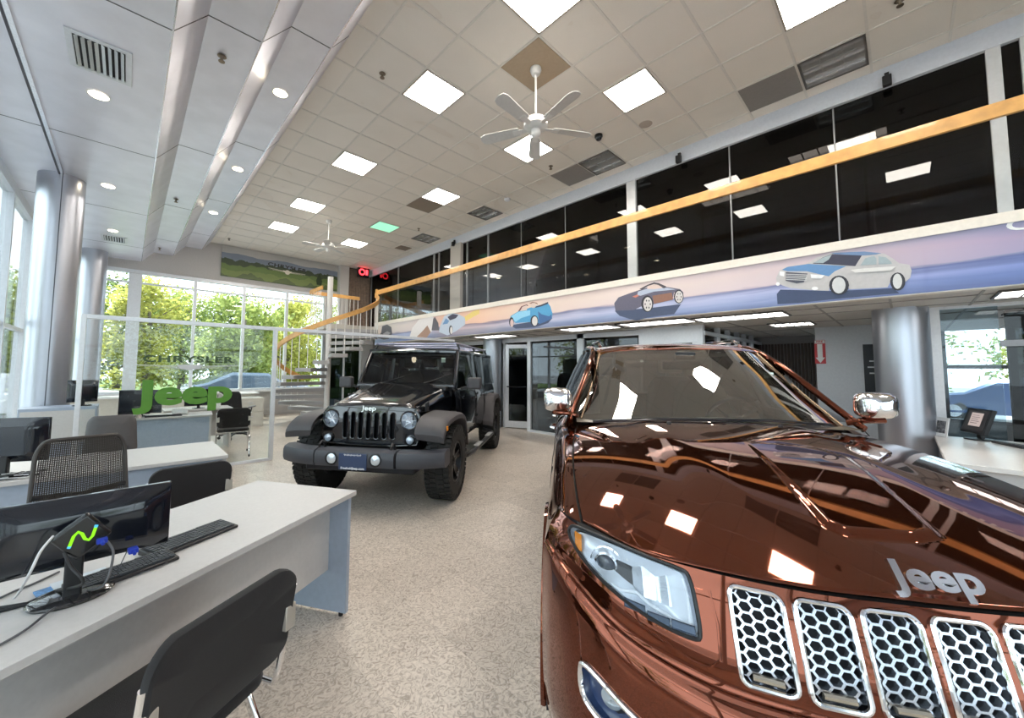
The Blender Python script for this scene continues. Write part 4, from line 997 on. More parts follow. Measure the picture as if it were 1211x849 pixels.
def smooth_poly(P,n=6):
    out=[]; m=len(P)
    for i in range(m):
        p0,p1,p2,p3=[Vector(P[(i+k)%m]) for k in (-1,0,1,2)]
        for k in range(n):
            f=k/n; out.append(.5*((2*p1)+(-p0+p2)*f+(2*p0-5*p1+4*p2-p3)*f*f+(-p0+3*p1-3*p2+p3)*f**3))
    return out
def roundrect(x0,x1,y0,y1,r,n=5,shear=0):
    o=[]
    for cx,cy,a0 in ((x1-r,y1-r,0),(x0+r,y1-r,90),(x0+r,y0+r,180),(x1-r,y0+r,270)):
        for k in range(n+1):
            a=R(a0+90*k/n); y=cy+r*math.sin(a); o.append((cx+r*math.cos(a)+shear*(y-y1),y))
    return o
TYRE=mat('tyre_rubber')
def wheel(parent,x,y,r,w,rimr,rimm,name='wheel',spokes=5,chunky=False,steer=0):
    """axis along y, outer face at +y when y>0"""
    s=1 if y>0 else -1
    t=bpy.data.objects.new(name,None); COL.objects.link(t); t.parent=parent; t.location=(x,y,r); t.rotation_euler=(0,0,steer+(0 if s>0 else math.pi)); t.empty_display_size=.1
    mx=Matrix.Rotation(R(-90),4,'X')   # lathe z -> +y
    g=MB(); h=w/2
    g.lathe([(rimr,h*.80),(rimr+.02,h*.95),(r*.88,h*1.0),(r*.955,h*.94),(r*.985,h*.80),(r-.006,h*.4),(r-.006,-h*.4),(r*.985,-h*.80),(r*.955,-h*.94),(r*.88,-h),(rimr,-h*.8)],72,mx)
    g.build('tyre',TYRE,t,smooth=True)
    g=MB()
    N_=44 if chunky else 60
    for k in range(N_):
        a=2*math.pi*k/N_; M_=Matrix.Rotation(a,4,'Y')
        if chunky:
            sh=.4*h if k%2 else .1*h
            for (y0,y1,dx) in ((-h*1.0,-h*.62,.012),(-h*.55,-h*.1,-.008),(h*.1,h*.55,.008),(h*.62,h*1.0,-.012)):
                g.box(-.016+dx,.016+dx,y0,y1,r-.012,r+.006,M_)
            for sd in (-1,1): g.box(-.014,.014,min(sd*h*.93,sd*h*1.03),max(sd*h*.93,sd*h*1.03),r-.06 if k%2 else r-.04,r-.004,M_)
        else:
            for (y0,y1) in ((-h*.86,-h*.5),(-h*.42,-h*.04),(h*.04,h*.42),(h*.5,h*.86)): g.box(-.015,.015,y0,y1,r-.012,r,M_)
    g.build('tread_blocks',TYRE,t)
    g=MB(); g.lathe([(rimr,h*.8),(rimr+.004,h*.86),(rimr-.012,h*.86),(rimr-.02,h*.6),(rimr-.035,h*.2),(rimr-.035,-h*.7),(rimr,-h*.8)],56,mx); g.build('rim',rimm,t,smooth=True)
    g=MB()
    for k in range(spokes):
        for dd in (-.16,.16):
            a=2*math.pi*k/spokes+dd; M_=Matrix.Rotation(a,4,'Y')
            vs=[]
            for zz,yy,hw,th in ((.04,h*.60,.028,.03),(rimr*.55,h*.62,.020,.03),(rimr-.02,h*.74,.020,.035)):
                vs.append([M_@Vector((dx,yy+dy,zz)) for dx,dy in ((-hw,0),(hw,0),(hw*.8,-th),(-hw*.8,-th))])
            g.grid(vs,cv=True)
    g.build('spokes',rimm,t)
    g=MB(); g.lathe([(.001,h*.72),(.035,h*.72),(.045,h*.66),(.07,h*.62),(.075,h*.3)],28,mx); g.build('hub_cap',rimm,t,smooth=True)
    g=MB(); g.lathe([(.001,0),(rimr*.72,0),(rimr*.72,-.02),(.001,-.02)],36,mx@Matrix.Translation((0,0,h*.1))); g.build('brake_disc',steel,t)
    g=MB()
    for k in range(5): a=2*math.pi*k/5; g.cyl((.055*math.cos(a),h*.6,.055*math.sin(a)),(.055*math.cos(a),h*.69,.055*math.sin(a)),.009,n=6)
    g.build('wheel_nuts',mat('dark_nut',(.05,.05,.05),.3,.8),t)
    return t
def steering(parent,x,y,z,r=.18,m=None):
    g=MB(); M_=Matrix.Translation((x,y,z))@Matrix.Rotation(R(-65),4,'Y')
    g.tube([M_@Vector((r*math.cos(a),r*math.sin(a),0)) for a in np.linspace(0,2*math.pi,33)[:-1]],.014,8,True)
    for a in (0,2.2,-2.2): g.tube([M_@Vector((0,0,-.02)),M_@Vector((-r*math.cos(a),r*math.sin(a),0))],.012,6)
    g.cyl(M_@Vector((0,0,-.04)),M_@Vector((0,0,.015)),.06,n=18)
    return g.build('steering_wheel',m or black,parent,smooth=True)
def seat(parent,x,y,z,m,w=.25):
    """seat facing +x, z = cushion height"""
    g=MB()
    rows=[]
    for (zz,xx,ww,th) in ((z-.1,0,.9,.10),(z+.05,-.02,1,.12),(z+.30,-.08,1,.12),(z+.52,-.14,.85,.10),(z+.60,-.17,.6,.07)):
        rows.append([Vector((x+xx+th*.5*math.cos(a),y+w*ww*(abs(math.sin(a))**.6)*(1 if math.sin(a)>=0 else -1),zz)) for a in np.linspace(0,2*math.pi,21)[:-1]])
    g.grid(rows,cv=True); g.add(rows[-1],[tuple(range(20))]); s=g.build('seat_back',m,parent,smooth=True)
    g=MB(); g.box(x-.02,x+.5,y-w,y+w,z-.14,z); g.build('seat_cushion',m,parent,bevel=.04,seg=3)
    g=MB(); g.box(x-.24,x-.15,y-.13,y+.13,z+.64,z+.82); hr=g.build('headrest',m,parent,bevel=.03,seg=3)
    MB().cyl((x-.19,y-.05,z+.52),(x-.195,y-.05,z+.68),.008,n=8).cyl((x-.19,y+.05,z+.52),(x-.195,y+.05,z+.68),.008,n=8).build('headrest_posts',steel,parent)
# ------------------------------------------------------------ the red-brown car
def paint(name,col,metal=.55,rough=.28,coat=1.0):
    m=mat(name,col,rough,metal,coat,noise=(900,.10) ); m.node_tree.nodes['Principled BSDF'].inputs['Coat Roughness'].default_value=.015
    m.node_tree.nodes['Principled BSDF'].inputs['Coat IOR'].default_value=1.6
    return m
BR=paint('copper_brown_paint',(.185,.043,.017),.93,.035,.35)
GC=empty('sport_utility_car',(2.10,.44,0),R(216.3),'glossy copper brown car filling the right foreground, chrome honeycomb grille','car')
def tri(cols,zs): return [(x,y,z) for (x,y),z in zip(cols,zs)]
FZ=[[.962]*8,[.90,.90,.90,.90,.905,.915,.925,.935],[.80,.80,.80,.80,.825,.865,.892,.908],[.700,.700,.700,.705,.745,.815,.855,.872],[.688,.688,.688,.693,.733,.803,.845,.862],
    [.640,.640,.640,.648,.685,.750,.795,.822],[.50,.50,.50,.505,.53,.57,.60,.62],[.38]*8,[.25]*8]
FP=[[(.866,0),(.862,.13),(.848,.31),(.795,.50),(.705,.67),(.60,.79),(.50,.865),(.40,.905)],
 [(.882,0),(.878,.14),(.862,.32),(.810,.51),(.725,.685),(.625,.81),(.515,.885),(.41,.925)],
 [(.890,0),(.886,.15),(.870,.33),(.818,.52),(.738,.70),(.636,.825),(.525,.900),(.425,.940)],
 [(.882,0),(.878,.15),(.862,.34),(.812,.53),(.735,.71),(.638,.835),(.535,.910),(.44,.950)],
 [(.898,0),(.893,.15),(.878,.34),(.828,.537),(.748,.717),(.650,.845),(.545,.918),(.45,.957)],
 [(.945,0),(.940,.16),(.918,.35),(.865,.545),(.778,.725),(.672,.853),(.560,.926),(.46,.963)],
 [(.955,0),(.950,.16),(.928,.35),(.872,.55),(.788,.73),(.680,.86),(.565,.932),(.468,.967)],
 [(.935,0),(.930,.16),(.908,.35),(.855,.55),(.772,.73),(.670,.855),(.560,.928),(.465,.962)],
 [(.86,0),(.856,.16),(.835,.35),(.785,.54),(.71,.71),(.63,.83),(.54,.90),(.46,.94)]]
FZ[3]=[.735,.735,.735,.738,.765,.820,.856,.872]; FZ[4]=[.722,.722,.722,.725,.752,.808,.846,.862]; FZ[5]=[.665,.665,.665,.670,.70,.755,.795,.822]
for k_,f_ in ((1,.018),(2,.042),(3,.056),(4,.054),(5,.045),(6,.03),(7,.02)):
    FP[k_]=[(x_+f_*(1 if i_<4 else (.6,.2,0,0)[i_-4]),y_) for i_,(x_,y_) in enumerate(FP[k_])]
FAS=net([tri(p,z) for p,z in zip(FP,FZ)])
HOOD=net([[( .866,0,.985),(.862,.13,.984),(.848,.31,.984),(.793,.50,.982),(.700,.67,.978),(.52,.822,.972)],
 [(.72,0,1.035),(.715,.13,1.034),(.70,.32,1.028),(.65,.52,1.012),(.55,.70,1.010),(.36,.832,1.008)],
 [(.40,0,1.090),(.40,.14,1.088),(.385,.34,1.080),(.34,.54,1.050),(.25,.71,1.055),(.12,.838,1.050)],
 [(.05,0,1.135),(.05,.15,1.133),(.04,.36,1.125),(.0,.56,1.090),(-.08,.72,1.098),(-.16,.832,1.090)],
 [(-.30,0,1.168),(-.30,.16,1.166),(-.31,.38,1.158),(-.34,.58,1.125),(-.40,.72,1.130),(-.46,.815,1.125)],
 [(-.56,0,1.185),(-.565,.16,1.184),(-.585,.38,1.178),(-.63,.57,1.155),(-.69,.70,1.155),(-.73,.790,1.150)]])
WS=net([[(-.60,0,1.192),(-.61,.2,1.190),(-.635,.40,1.184),(-.69,.60,1.172),(-.76,.76,1.160)],
 [(-.80,0,1.348),(-.81,.19,1.346),(-.835,.37,1.338),(-.89,.56,1.323),(-.96,.70,1.31)],
 [(-1.02,0,1.512),(-1.03,.17,1.51),(-1.055,.34,1.503),(-1.10,.51,1.49),(-1.17,.635,1.474)],
 [(-1.24,0,1.66),(-1.25,.16,1.658),(-1.27,.32,1.653),(-1.31,.47,1.643),(-1.37,.575,1.628)]])
def hoodz(x,y):
    s=.866-x; zc=.985+.2666*s-.0886*s*s; k=.090-.027*(.5-x)
    y=abs(y); yb=.36+.10*(.4-x)
    b=.012*sstep(yb+.09,yb-.09,y)*sstep(.80,.10,x)
    return zc-k*(y/.83)**2.9+b-.004
def sstep(a,b,x): x=max(0,min(1,(x-a)/(b-a))); return x*x*(3-2*x)
def hsurf(t,w): p=surf(HOOD,t,w); return Vector((p.x,p.y,hoodz(p.x,p.y)))
def inv(rows,px,py,pz_=None,yz=True,t=.3,w=.2):
    """(t,w) whose surface point has the wanted (y,z)"""
    for _ in range(30):
        p=surf(rows,t,w); e=(p.y-px,p.z-py)
        if abs(e[0])+abs(e[1])<1e-5: break
        h=1e-3; a=surf(rows,t+h,w); b=surf(rows,t,w+h)
        j=((a.y-p.y)/h,(b.y-p.y)/h,(a.z-p.z)/h,(b.z-p.z)/h); D=j[0]*j[3]-j[1]*j[2]
        if abs(D)<1e-9: break
        dt=(e[0]*j[3]-e[1]*j[1])/D; dw=(e[1]*j[0]-e[0]*j[2])/D
        t=min(max(t-max(-.1,min(.1,dt)),0),1); w=min(max(w-max(-.1,min(.1,dw)),0),1)
    return t,w
def fpt(y,z,out=0):
    """point of the front panel at signed y, height z, pushed out along +x"""
    t,w=inv(FAS,abs(y),z); p=surf(FAS,t,w); h=.004
    a=surf(FAS,min(t+h,1),w)-surf(FAS,max(t-h,0),w); b=surf(FAS,t,min(w+h,1))-surf(FAS,t,max(w-h,0)); n=a.cross(b).normalized()
    if n.x<0: n=-n
    p=p+n*out; return Vector((p.x,p.y*(1 if y>=0 else -1),p.z))
# grille slots in (y,z)
PITCH=.130; SLC=[(k-3)*PITCH-.030 for k in range(7)]
SLOT=[roundrect(c-.0535,c+.0535,.757,.946,.020) for c in SLC]
HL=[(.865,.945),(.84,.957),(.76,.962),(.66,.958),(.575,.952),(.556,.940),(.550,.89),(.548,.832),(.56,.815),(.62,.818),(.70,.835),(.775,.862),(.835,.895),(.868,.925)]
HLs=[(v.x,v.y) for v in smooth_poly([(a,b) for a,b in HL],3)]
FOG=[(.84,.615),(.828,.632),(.79,.625),(.70,.588),(.60,.565),(.56,.545),(.57,.515),(.64,.51),(.74,.512),(.80,.52),(.835,.55)]
FOGs=[(v.x,v.y) for v in smooth_poly(FOG,3)]
LOW=roundrect(-.46,.46,.40,.575,.05)
def keep(sg):
    def k(t,w,p):
        y=p.y*sg
        for s_ in SLOT:
            if pip(s_,y,p.z): return False
        if pip(HLs,p.y,p.z) or pip(FOGs,p.y,p.z) or pip(LOW,y,p.z): return False
        return True
    return k
for sg in (1,-1):
    g=half(FAS,170,150,sg,keep(sg)); g.build('front_bumper',BR,GC,smooth=True,angle=60)
# openings' inner liner
g=MB(); 
for sg in (1,-1):
    rr=[[Vector((p.x-.045,p.y*sg,p.z)) for p in [surf(FAS,i/30*.97,j/20) for i in range(31)]] for j in range(21)]
    g.grid(rr)
g.build('front_liner',mat('liner_dark',(.012,.013,.018),.6),GC,smooth=True)
def trimring(pts,r,m,name,par,out=.002,ry=None):
    g=MB(); g.tube([fpt(y,z,out) for y,z in pts],r,8,closed=True); return g.build(name,m,par,smooth=True)
hexm=mat('grille_silver',(.62,.66,.74),.22,.85)
for c,s_ in zip(SLC,SLOT):
    ri=trimring(s_,.0062,chrome,'grille_surround',GC,.003)
    # honeycomb
    g=MB(); a,b=.0165,.0118     # half pitch across and up
    for i in range(-5,6):
        for j in range(-14,15):
            cy=c+i*a*1.5; cz=.852+j*b*2+(b if i%2 else 0)
            if not pip(s_,cy+(.009 if cy<c else -.009)*-0,cz): continue
            O=[(cy+a*math.cos(R(60*k)),cz+b*1.155*math.sin(R(60*k))) for k in range(6)]
            I=[(cy+a*.80*math.cos(R(60*k)),cz+b*1.155*.80*math.sin(R(60*k))) for k in range(6)]
            def P_(y,z,o): 
                y=min(max(y,min(q[0] for q in s_)),max(q[0] for q in s_)); z=min(max(z,.757),.946); return fpt(y,z,o)
            A=[P_(y,z,-.010) for y,z in O]; B=[P_(y,z,-.010) for y,z in I]; C_=[P_(y,z,-.026) for y,z in I]
            g.grid([A,B,C_],cv=True)
    g.build('honeycomb_mesh',hexm,GC)
    g=MB(); cy=c; g.tube([fpt(cy-.030,.775,-.004),fpt(cy+.030,.775,-.004)],.008,8); g.build('slot_foot',mat('champagne',(.50,.44,.36),.25,.8),ri)
# headlights
HLG=glass('headlight_lens',(.97,.98,1.0),.9)
for sg in (1,-1):
    nm='headlight'
    hl=bpy.data.objects.new(nm,None); COL.objects.link(hl); hl.parent=GC; hl.empty_display_size=.05
    out=[(y*sg,z) for y,z in HLs]
    g=MB(); g.tube([fpt(y,z,.0) for y,z in out],.0055,8,closed=True); g.build('lamp_seal',black,hl,smooth=True)
    # bowl: a shell sunk behind the lens
    cy=sum(p[0] for p in out)/len(out); cz=sum(p[1] for p in out)/len(out)
    def shell(off0,off1,k=(1,.92,.80,.55,.25)):
        rows=[]
        for s_ in k: rows.append([fpt(cy+(y-cy)*s_,cz+(z-cz)*s_,off0+(off1-off0)*(1-s_)) for y,z in out])
        c=fpt(cy,cz,off1); return rows,c
    rows,c=shell(-.002,-.055,(1,.97,.90,.55,.25)); 
    rows[1]=[fpt(cy+(y-cy)*.97,cz+(z-cz)*.97,-.035) for y,z in out]
    g=MB(); g.grid(rows,cv=True); g.add(rows[-1],[tuple(range(len(out)))]); g.build('lamp_housing',mat('lamp_silver',(.80,.85,.92),.25,.35),hl,smooth=True)
    rows,c=shell(.001,.004); g=MB(); g.grid(rows,cv=True); g.add(rows[-1],[tuple(range(len(out)))]); g.build('lamp_lens',HLG,hl,smooth=True)
    # projector
    p0=fpt(.775*sg,.908,-.034); p1=fpt(.775*sg,.908,-.006); d=(p1-p0).normalized()
    d=Vector((.92,.38*sg,0)).normalized()
    g=MB(); M_=Matrix.Translation(p0)@d.to_track_quat('Z','Y').to_matrix().to_4x4()
    g.lathe([(.036,-.01),(.036,.012),(.031,.016),(.030,.008)],28,M_); g.build('projector_ring',chrome,hl,smooth=True)
    g=MB(); g.lathe([(.030,.006),(.024,.016),(.014,.021),(.001,.023)],24,M_); g.build('projector_lens',mat('projector_glass',(.03,.04,.06),.05,coat=1),hl,smooth=True)
    g=MB(); g.lathe([(.050,-.004),(.052,.004),(.048,.006),(.044,-.006)],28,M_); g.build('halo_ring',chrome,hl,smooth=True)
    # light guide strip and reflector block
    g=MB(); g.tube([fpt(y*sg,z,-.012) for y,z in ((.845,.92),(.80,.868),(.73,.858),(.69,.868),(.66,.852),(.60,.838),(.57,.84),(.567,.90),(.572,.935))],.0045,8); g.build('light_guide',mat('guide_white',(.85,.88,.92),.2),hl,smooth=True)
    g=MB()
    G_=[[fpt(sg*(.585+.12*i/8),.862+.072*j/4 ,-.028-.006*math.cos(i*math.pi/2)) for i in range(9)] for j in range(5)]; g.grid(G_); g.build('reflector_block',mat('reflector_bright',(.80,.85,.92),.12,.6),hl,smooth=True)
    g=MB(); rows=[[fpt(sg*(.855-.012*k),z0+k*.0,-.006+.002*k) for z0 in (.905,.918,.931,.944)] for k in range(3)]
    g.grid(rows); g.build('amber_reflector',mat('amber',(.85,.30,.03),.25),hl,smooth=True)
    g=MB()
    for k in range(3):
        y0,y1=.558+.055*k,.608+.055*k
        zz=[.820,.818,.826,.836][k:k+2]
        g.tube([fpt(sg*y0,zz[0]+.002,.002),fpt(sg*y1,zz[0]+.002,.002),fpt(sg*y1,zz[0]+.020,.002),fpt(sg*y0,zz[0]+.020,.002)],.002,6,closed=True)
        g.add([fpt(sg*y0,zz[0]+.002,.0025),fpt(sg*y1,zz[0]+.002,.0025),fpt(sg*y1,zz[0]+.020,.0025),fpt(sg*y0,zz[0]+.020,.0025)],[(0,1,2,3)])
    g.build('lamp_strip',mat('strip_dark',(.06,.08,.12),.25,.5),hl)
    # lower lamp opening
    fl=bpy.data.objects.new('fog_lamp_bezel',None); COL.objects.link(fl); fl.parent=GC; fl.empty_display_size=.05
    g=MB(); g.tube([fpt(y*sg,z,.002) for y,z in FOGs],.008,8,closed=True); g.build('chrome_surround',chrome,fl,smooth=True)
    rows=[[fpt((.70+(y-.70)*s_)*sg,.56+(z-.56)*s_,o_) for y,z in FOGs] for s_,o_ in ((1,0),(.95,-.025),(.7,-.035),(.3,-.037))]
    g=MB(); g.grid(rows,cv=True); g.add(rows[-1],[tuple(range(len(FOGs)))]); g.build('lamp_recess',mat('recess_blue',(.03,.05,.12),.25,coat=.5),fl,smooth=True)
    p0=fpt(.775*sg,.578,-.034); M_=Matrix.Translation(p0)@Vector((.9,.4*sg,0)).normalized().to_track_quat('Z','Y').to_matrix().to_4x4()
    g=MB(); g.lathe([(.030,0),(.030,.014),(.026,.018),(.001,.022)],22,M_); g.build('fog_lamp',mat('fog_glass',(.4,.45,.5),.08,.3,coat=1),fl,smooth=True)
    # chrome bottom line and recessed crease lip beside the grille
    g=MB(); g.tube([fpt(y*sg,z,-.001) for y,z in ((.515,.925),(.508,.86),(.512,.79),(.535,.765),(.57,.765),(.64,.79),(.72,.815))],.004,6); g.build('lamp_crease',BR,GC,smooth=True)
g=MB(); g.tube([fpt(y,z,.002) for y,z in LOW],.010,8,closed=True); g.build('intake_surround',black,GC,smooth=True)
g=MB()
for z in (.44,.49,.54): g.tube([fpt(y,z,-.012) for y in np.linspace(-.44,.44,21)],.006,6)
g.build('intake_bars',black,GC,smooth=True)
# hood, with its raised centre panel
HP=[(.62,-.13),(.655,-.10),(.655,.06),(.63,.135),(.10,.255),(-.02,.20),(-.08,-.05)]
def pdist(poly,x,y):
    d=1e9; n=len(poly)
    for i in range(n):
        x1,y1=poly[i];x2,y2=poly[(i+1)%n]; L2=(x2-x1)**2+(y2-y1)**2; u=max(0,min(1,((x-x1)*(x2-x1)+(y-y1)*(y2-y1))/L2)); d=min(d,math.hypot(x-x1-u*(x2-x1),y-y1-u*(y2-y1)))
    return d if pip(poly,x,y) else -d
nt,nw=110,200; G=[]
for j in range(nw+1):
    row=[]
    for i in range(-nt,nt+1):
        sg=1 if i>=0 else -1; p=hsurf(abs(i)/nt,j/nw); p=Vector((p.x,p.y*sg,p.z))
        d=pdist(HP,p.x,p.y)
        p.z+=(.002+.014*max(0,p.x+.1)/.75)*sstep(-.008,.008,d)
        row.append(p)
    G.append(row)
g=MB(); g.grid(G)
lip=[[p+Vector((0,0,0)) for p in G[0]],[p+Vector((.004,0,-.006)) for p in G[0]],[p+Vector((-.004,0,-.014)) for p in G[0]],[p+Vector((-.03,0,-.016)) for p in G[0]]]
g.grid(lip)
for s_ in (0,-1):
    e=[r[s_] for r in G]; g.grid([e,[p+Vector((0,0,-.012)) for p in e]])
g.build('hood',BR,GC,smooth=True,merge=1e-5,angle=70)
g=MB()
for sg in (1,-1):
    e=[hsurf(1,j/40) for j in range(41)]; g.grid([[Vector((p.x,(p.y+.002)*sg,p.z-.010)) for p in e],[Vector((p.x,(p.y+.012)*sg,p.z-.014)) for p in e]])
    e=[surf(FAS,i/40*.80,0) for i in range(41)]; g.grid([[Vector((p.x-.03,p.y*sg,p.z+.002)) for p in e],[Vector((p.x+.0,p.y*sg,p.z+.002)) for p in e]])
g.build('shut_lines',mat('shut_dark',(.006,.006,.006),.8),GC)
# badge
bp=Vector((.800,-.025,1.012)); 
bp=Vector((.835,-.035,hoodz(.835,.035)+.026))
mxb=frame(bp,(0,1,0),(-.62,0,.78))
g=MB(); text(g,'Jeep',.084,mxb,.006,.0025,1.22); g.build('hood_badge',chrome,GC,smooth=True)
# fender and flank
def edge(w): return hsurf(1,w)
def fas1(w): return surf(FAS,1,w)
cols=[]
c0=edge(0); f=[fas1(w) for w in (0,.125,.25,.5,.625,.75,.875,1)]
cols.append([c0+Vector((.0,.008,-.012)),Vector((.47,.868,.962)),f[0],f[1],f[2],f[3],f[4],f[5],f[6],f[7]])
def station(x,we,topz=None,sh=0):
    if we is not None: e=edge(we); ez=e.z; ey=e.y
    else: e=Vector((x,.84,topz)); ez=topz; ey=.84
    p0=Vector((e.x,ey+.008,ez-.010)) if we is not None else Vector((x,.845,ez))
    return [p0,Vector((x+.02,.880,ez-.022)),Vector((x,.915,ez-.055)),Vector((x,.938,ez-.11)),Vector((x,.952,.885)),Vector((x,.962,.83)),Vector((x,.970,.74)),Vector((x,.972,.60)),Vector((x,.968,.42)),Vector((x,.945,.24))]
cols.append(station(.28,.20)); cols.append(station(.05,.44)); cols.append(station(-.20,.62)); cols.append(station(-.45,.80)); cols.append(station(-.68,.97))
for x in (-1.0,-1.4,-1.8,-2.2,-2.6,-3.0,-3.3,-3.6): cols.append(station(x,None,1.17+.02*(-x-1)/2))
cols.append([Vector((p.x-.22,p.y*.90,p.z)) for p in cols[-1]])
FL=[[cols[i][j] for j in range(10)] for i in range(len(cols))]   # row = station (w), t = profile
AR=.435
for sg in (1,-1):
    def kf(t,w,p):
        for ax in (0,-2.915):
            if (p.x-ax)**2+(p.z-.39)**2<AR**2 : return False
        return True
    g=half(FL,60,220,sg,kf)
    # pull the arch edge onto a true circle
    for i,v in enumerate(g.v):
        for ax in (0,-2.915):
            dx,dz=v[0]-ax,v[2]-.39; r=math.hypot(dx,dz)
            if AR-.035<r<AR: g.v[i]=(ax+dx/r*AR,v[1],.39+dz/r*AR)
    g.build('body_side',BR,GC,smooth=True,angle=60)
    for ax in (0,-2.915):
        g=MB(); pts=[]
        for a in np.linspace(R(-18),R(198),40):
            pts.append((ax+AR*math.cos(a),(.965)*sg,.39+AR*math.sin(a)))
        g.tube(pts,.014,6,ry=.010); g.build('arch_lip',BR,GC,smooth=True)
        g=MB(); P=[[(ax+(AR+.01)*math.cos(a),yy*sg,.39+(AR+.01)*math.sin(a)) for a in np.linspace(R(-20),R(200),30)] for yy in (.955,.58)]; g.grid(P); g.build('wheel_well',mat('liner_dark'),GC,smooth=True)
    g=MB(); g.box(-2.45,-.47,.93*sg-.02,.93*sg+.02,.25,.33); g.build('sill_moulding',black,GC,bevel=.01)
    g=MB()
    for xx in (-.74,-1.75,-2.62): g.tube([Vector((xx,.97*sg,.35)),Vector((xx,.975*sg,.7)),Vector((xx,.958*sg,.9)),Vector((xx,.93*sg,1.06)),Vector((xx-.01,.86*sg,1.16))],.003,5)
    g.build('door_seams',mat('shut_dark'),GC)
    for xx in (-1.62,-2.5): MB().tube([(xx-.10,.958*sg,.985),(xx-.08,.988*sg,.99),(xx+.08,.990*sg,.99),(xx+.10,.958*sg,.985)],.011,8).build('door_handle',chrome,GC,smooth=True)
    MB().tube([(x_,(.865)*sg,1.185) for x_ in np.linspace(-.78,-3.55,12)],.008,6).build('window_trim',chrome,GC,smooth=True)
    # side glass and pillars
    G2=[]
    for w_ in (0,.5,1):
        G2.append([Vector((x_+(-.30 if k==0 else (.0))*w_*0 ,(.862-.23*w_)*sg,1.18+ (zt-1.18)*w_)) for k,(x_,zt) in enumerate(((-.80,1.20),(-1.0,1.38),(-1.25,1.58),(-1.5,1.64),(-2.0,1.67),(-2.6,1.66),(-3.1,1.61),(-3.5,1.50)))])
    g=MB(); g.grid(G2); g.build('side_window',glass('dark_side_glass',(.10,.11,.10),1.2),GC,smooth=True)
    for x_,k in ((-1.86,.0),(-2.70,0)):
        g=MB(); g.box(x_-.04,x_+.04,.86*sg-.01,.86*sg+.01,1.18,1.19); g=MB(); g.tube([(x_,.866*sg,1.18),(x_-.02,.75*sg,1.45),(x_-.03,.645*sg,1.66)],.03,6,ry=.012); g.build('door_pillar',blackg,GC,smooth=True)
    # a-pillar and roof rail in one sweep
    A_=[(-.70,.842,1.158),(-.86,.800,1.262),(-1.02,.745,1.385),(-1.20,.685,1.515),(-1.40,.635,1.625),(-1.62,.625,1.682),(-2.1,.63,1.712),(-2.7,.625,1.705),(-3.2,.61,1.66),(-3.55,.60,1.56)]
    g=MB(); g.tube([(x_,y_*sg,z_) for x_,y_,z_ in A_],[.014,.018,.020,.022,.024,.026,.03,.03,.03,.03],10,ry=.022); g.build('roof_pillar',BR,GC,smooth='all')
    MB().tube([(-.765,.768*sg,1.165),(-.965,.705*sg,1.313),(-1.175,.640*sg,1.476),(-1.37,.585*sg,1.63)],.008,6).build('windshield_trim',mat('bronze_trim',(.45,.32,.22),.2,.8),GC,smooth=True)
    MB().tube([(-1.6,.56*sg,1.70),(-1.7,.56*sg,1.745),(-2.3,.57*sg,1.765),(-3.0,.56*sg,1.745),(-3.15,.56*sg,1.69)],.014,8).build('roof_rail',chrome,GC,smooth=True)
    # mirror
    mr=bpy.data.objects.new('wing_mirror',None); COL.objects.link(mr); mr.parent=GC; mr.empty_display_size=.05
    ym=.925*sg; rows=[]
    for (x_,s_) in ((-.655,.25),(-.662,.62),(-.685,.88),(-.72,1.0),(-.76,1.0),(-.775,.96)):
        rows.append([Vector((x_-.02*abs(math.cos(a))*0,ym+s_*.094*(abs(math.cos(a))**.55)*(1 if math.cos(a)>=0 else -1),1.295+s_*.078*(abs(math.sin(a))**.55)*(1 if math.sin(a)>=0 else -1))) for a in np.linspace(0,2*math.pi,33)[:-1]])
    g=MB(); g.grid(rows,cv=True); g.add(rows[0],[tuple(range(32))]); g.build('mirror_cap',chrome,mr,smooth=True)
    g=MB(); g.add([p+Vector((.002,0,0)) for p in rows[-1]],[tuple(range(32))]); g.build('mirror_glass',mat('mirror_glass',(.6,.62,.65),.03,1),mr)
    g=MB(); g.tube([(-.72,ym+.03*sg,1.212),(-.74,.86*sg,1.205),(-.78,.80*sg,1.185)],[.03,.034,.03],10,ry=.018); g.build('mirror_arm',BR,mr,smooth=True)
# windshield, roof, tail
g=MB(); nt_=24
G=[[ (lambda p:Vector((p.x,p.y*(1 if i>=0 else -1),p.z)))(surf(WS,abs(i)/nt_,j/20)) for i in range(-nt_,nt_+1)] for j in range(21)]
g.grid(G); g.build('windshield',glass('windshield_glass',(.50,.52,.42),5.0,1.55),GC,smooth=True)
RF=net([[(-1.235,0,1.668),(-1.25,.2,1.664),(-1.30,.42,1.652),(-1.375,.60,1.635)],[(-1.45,0,1.712),(-1.46,.2,1.709),(-1.48,.42,1.696),(-1.52,.605,1.665)],[(-2.0,0,1.738),(-2.0,.2,1.735),(-2.0,.42,1.722),(-2.0,.62,1.700)],[(-2.8,0,1.728),(-2.8,.2,1.725),(-2.8,.42,1.712),(-2.8,.615,1.695)],[(-3.45,0,1.66),(-3.45,.2,1.657),(-3.45,.42,1.65),(-3.45,.60,1.61)],[(-3.62,0,1.63),(-3.62,.2,1.627),(-3.62,.42,1.61),(-3.60,.58,1.56)]])
g=MB()
G=[[ (lambda p:Vector((p.x,p.y*(1 if i>=0 else -1),p.z)))(surf(RF,abs(i)/16,j/40)) for i in range(-16,17)] for j in range(41)]
g.grid(G); g.grid([G[0],[p+Vector((.0,0,-.022)) for p in G[0]]]); g.build('roof',BR,GC,smooth=True)
g=MB(); g.grid([[(-3.61,y_,1.60),(-3.78,y_*1.12,1.18)] for y_ in np.linspace(-.58,.58,9)]); g.build('rear_window',glass('dark_side_glass'),GC,smooth=True)
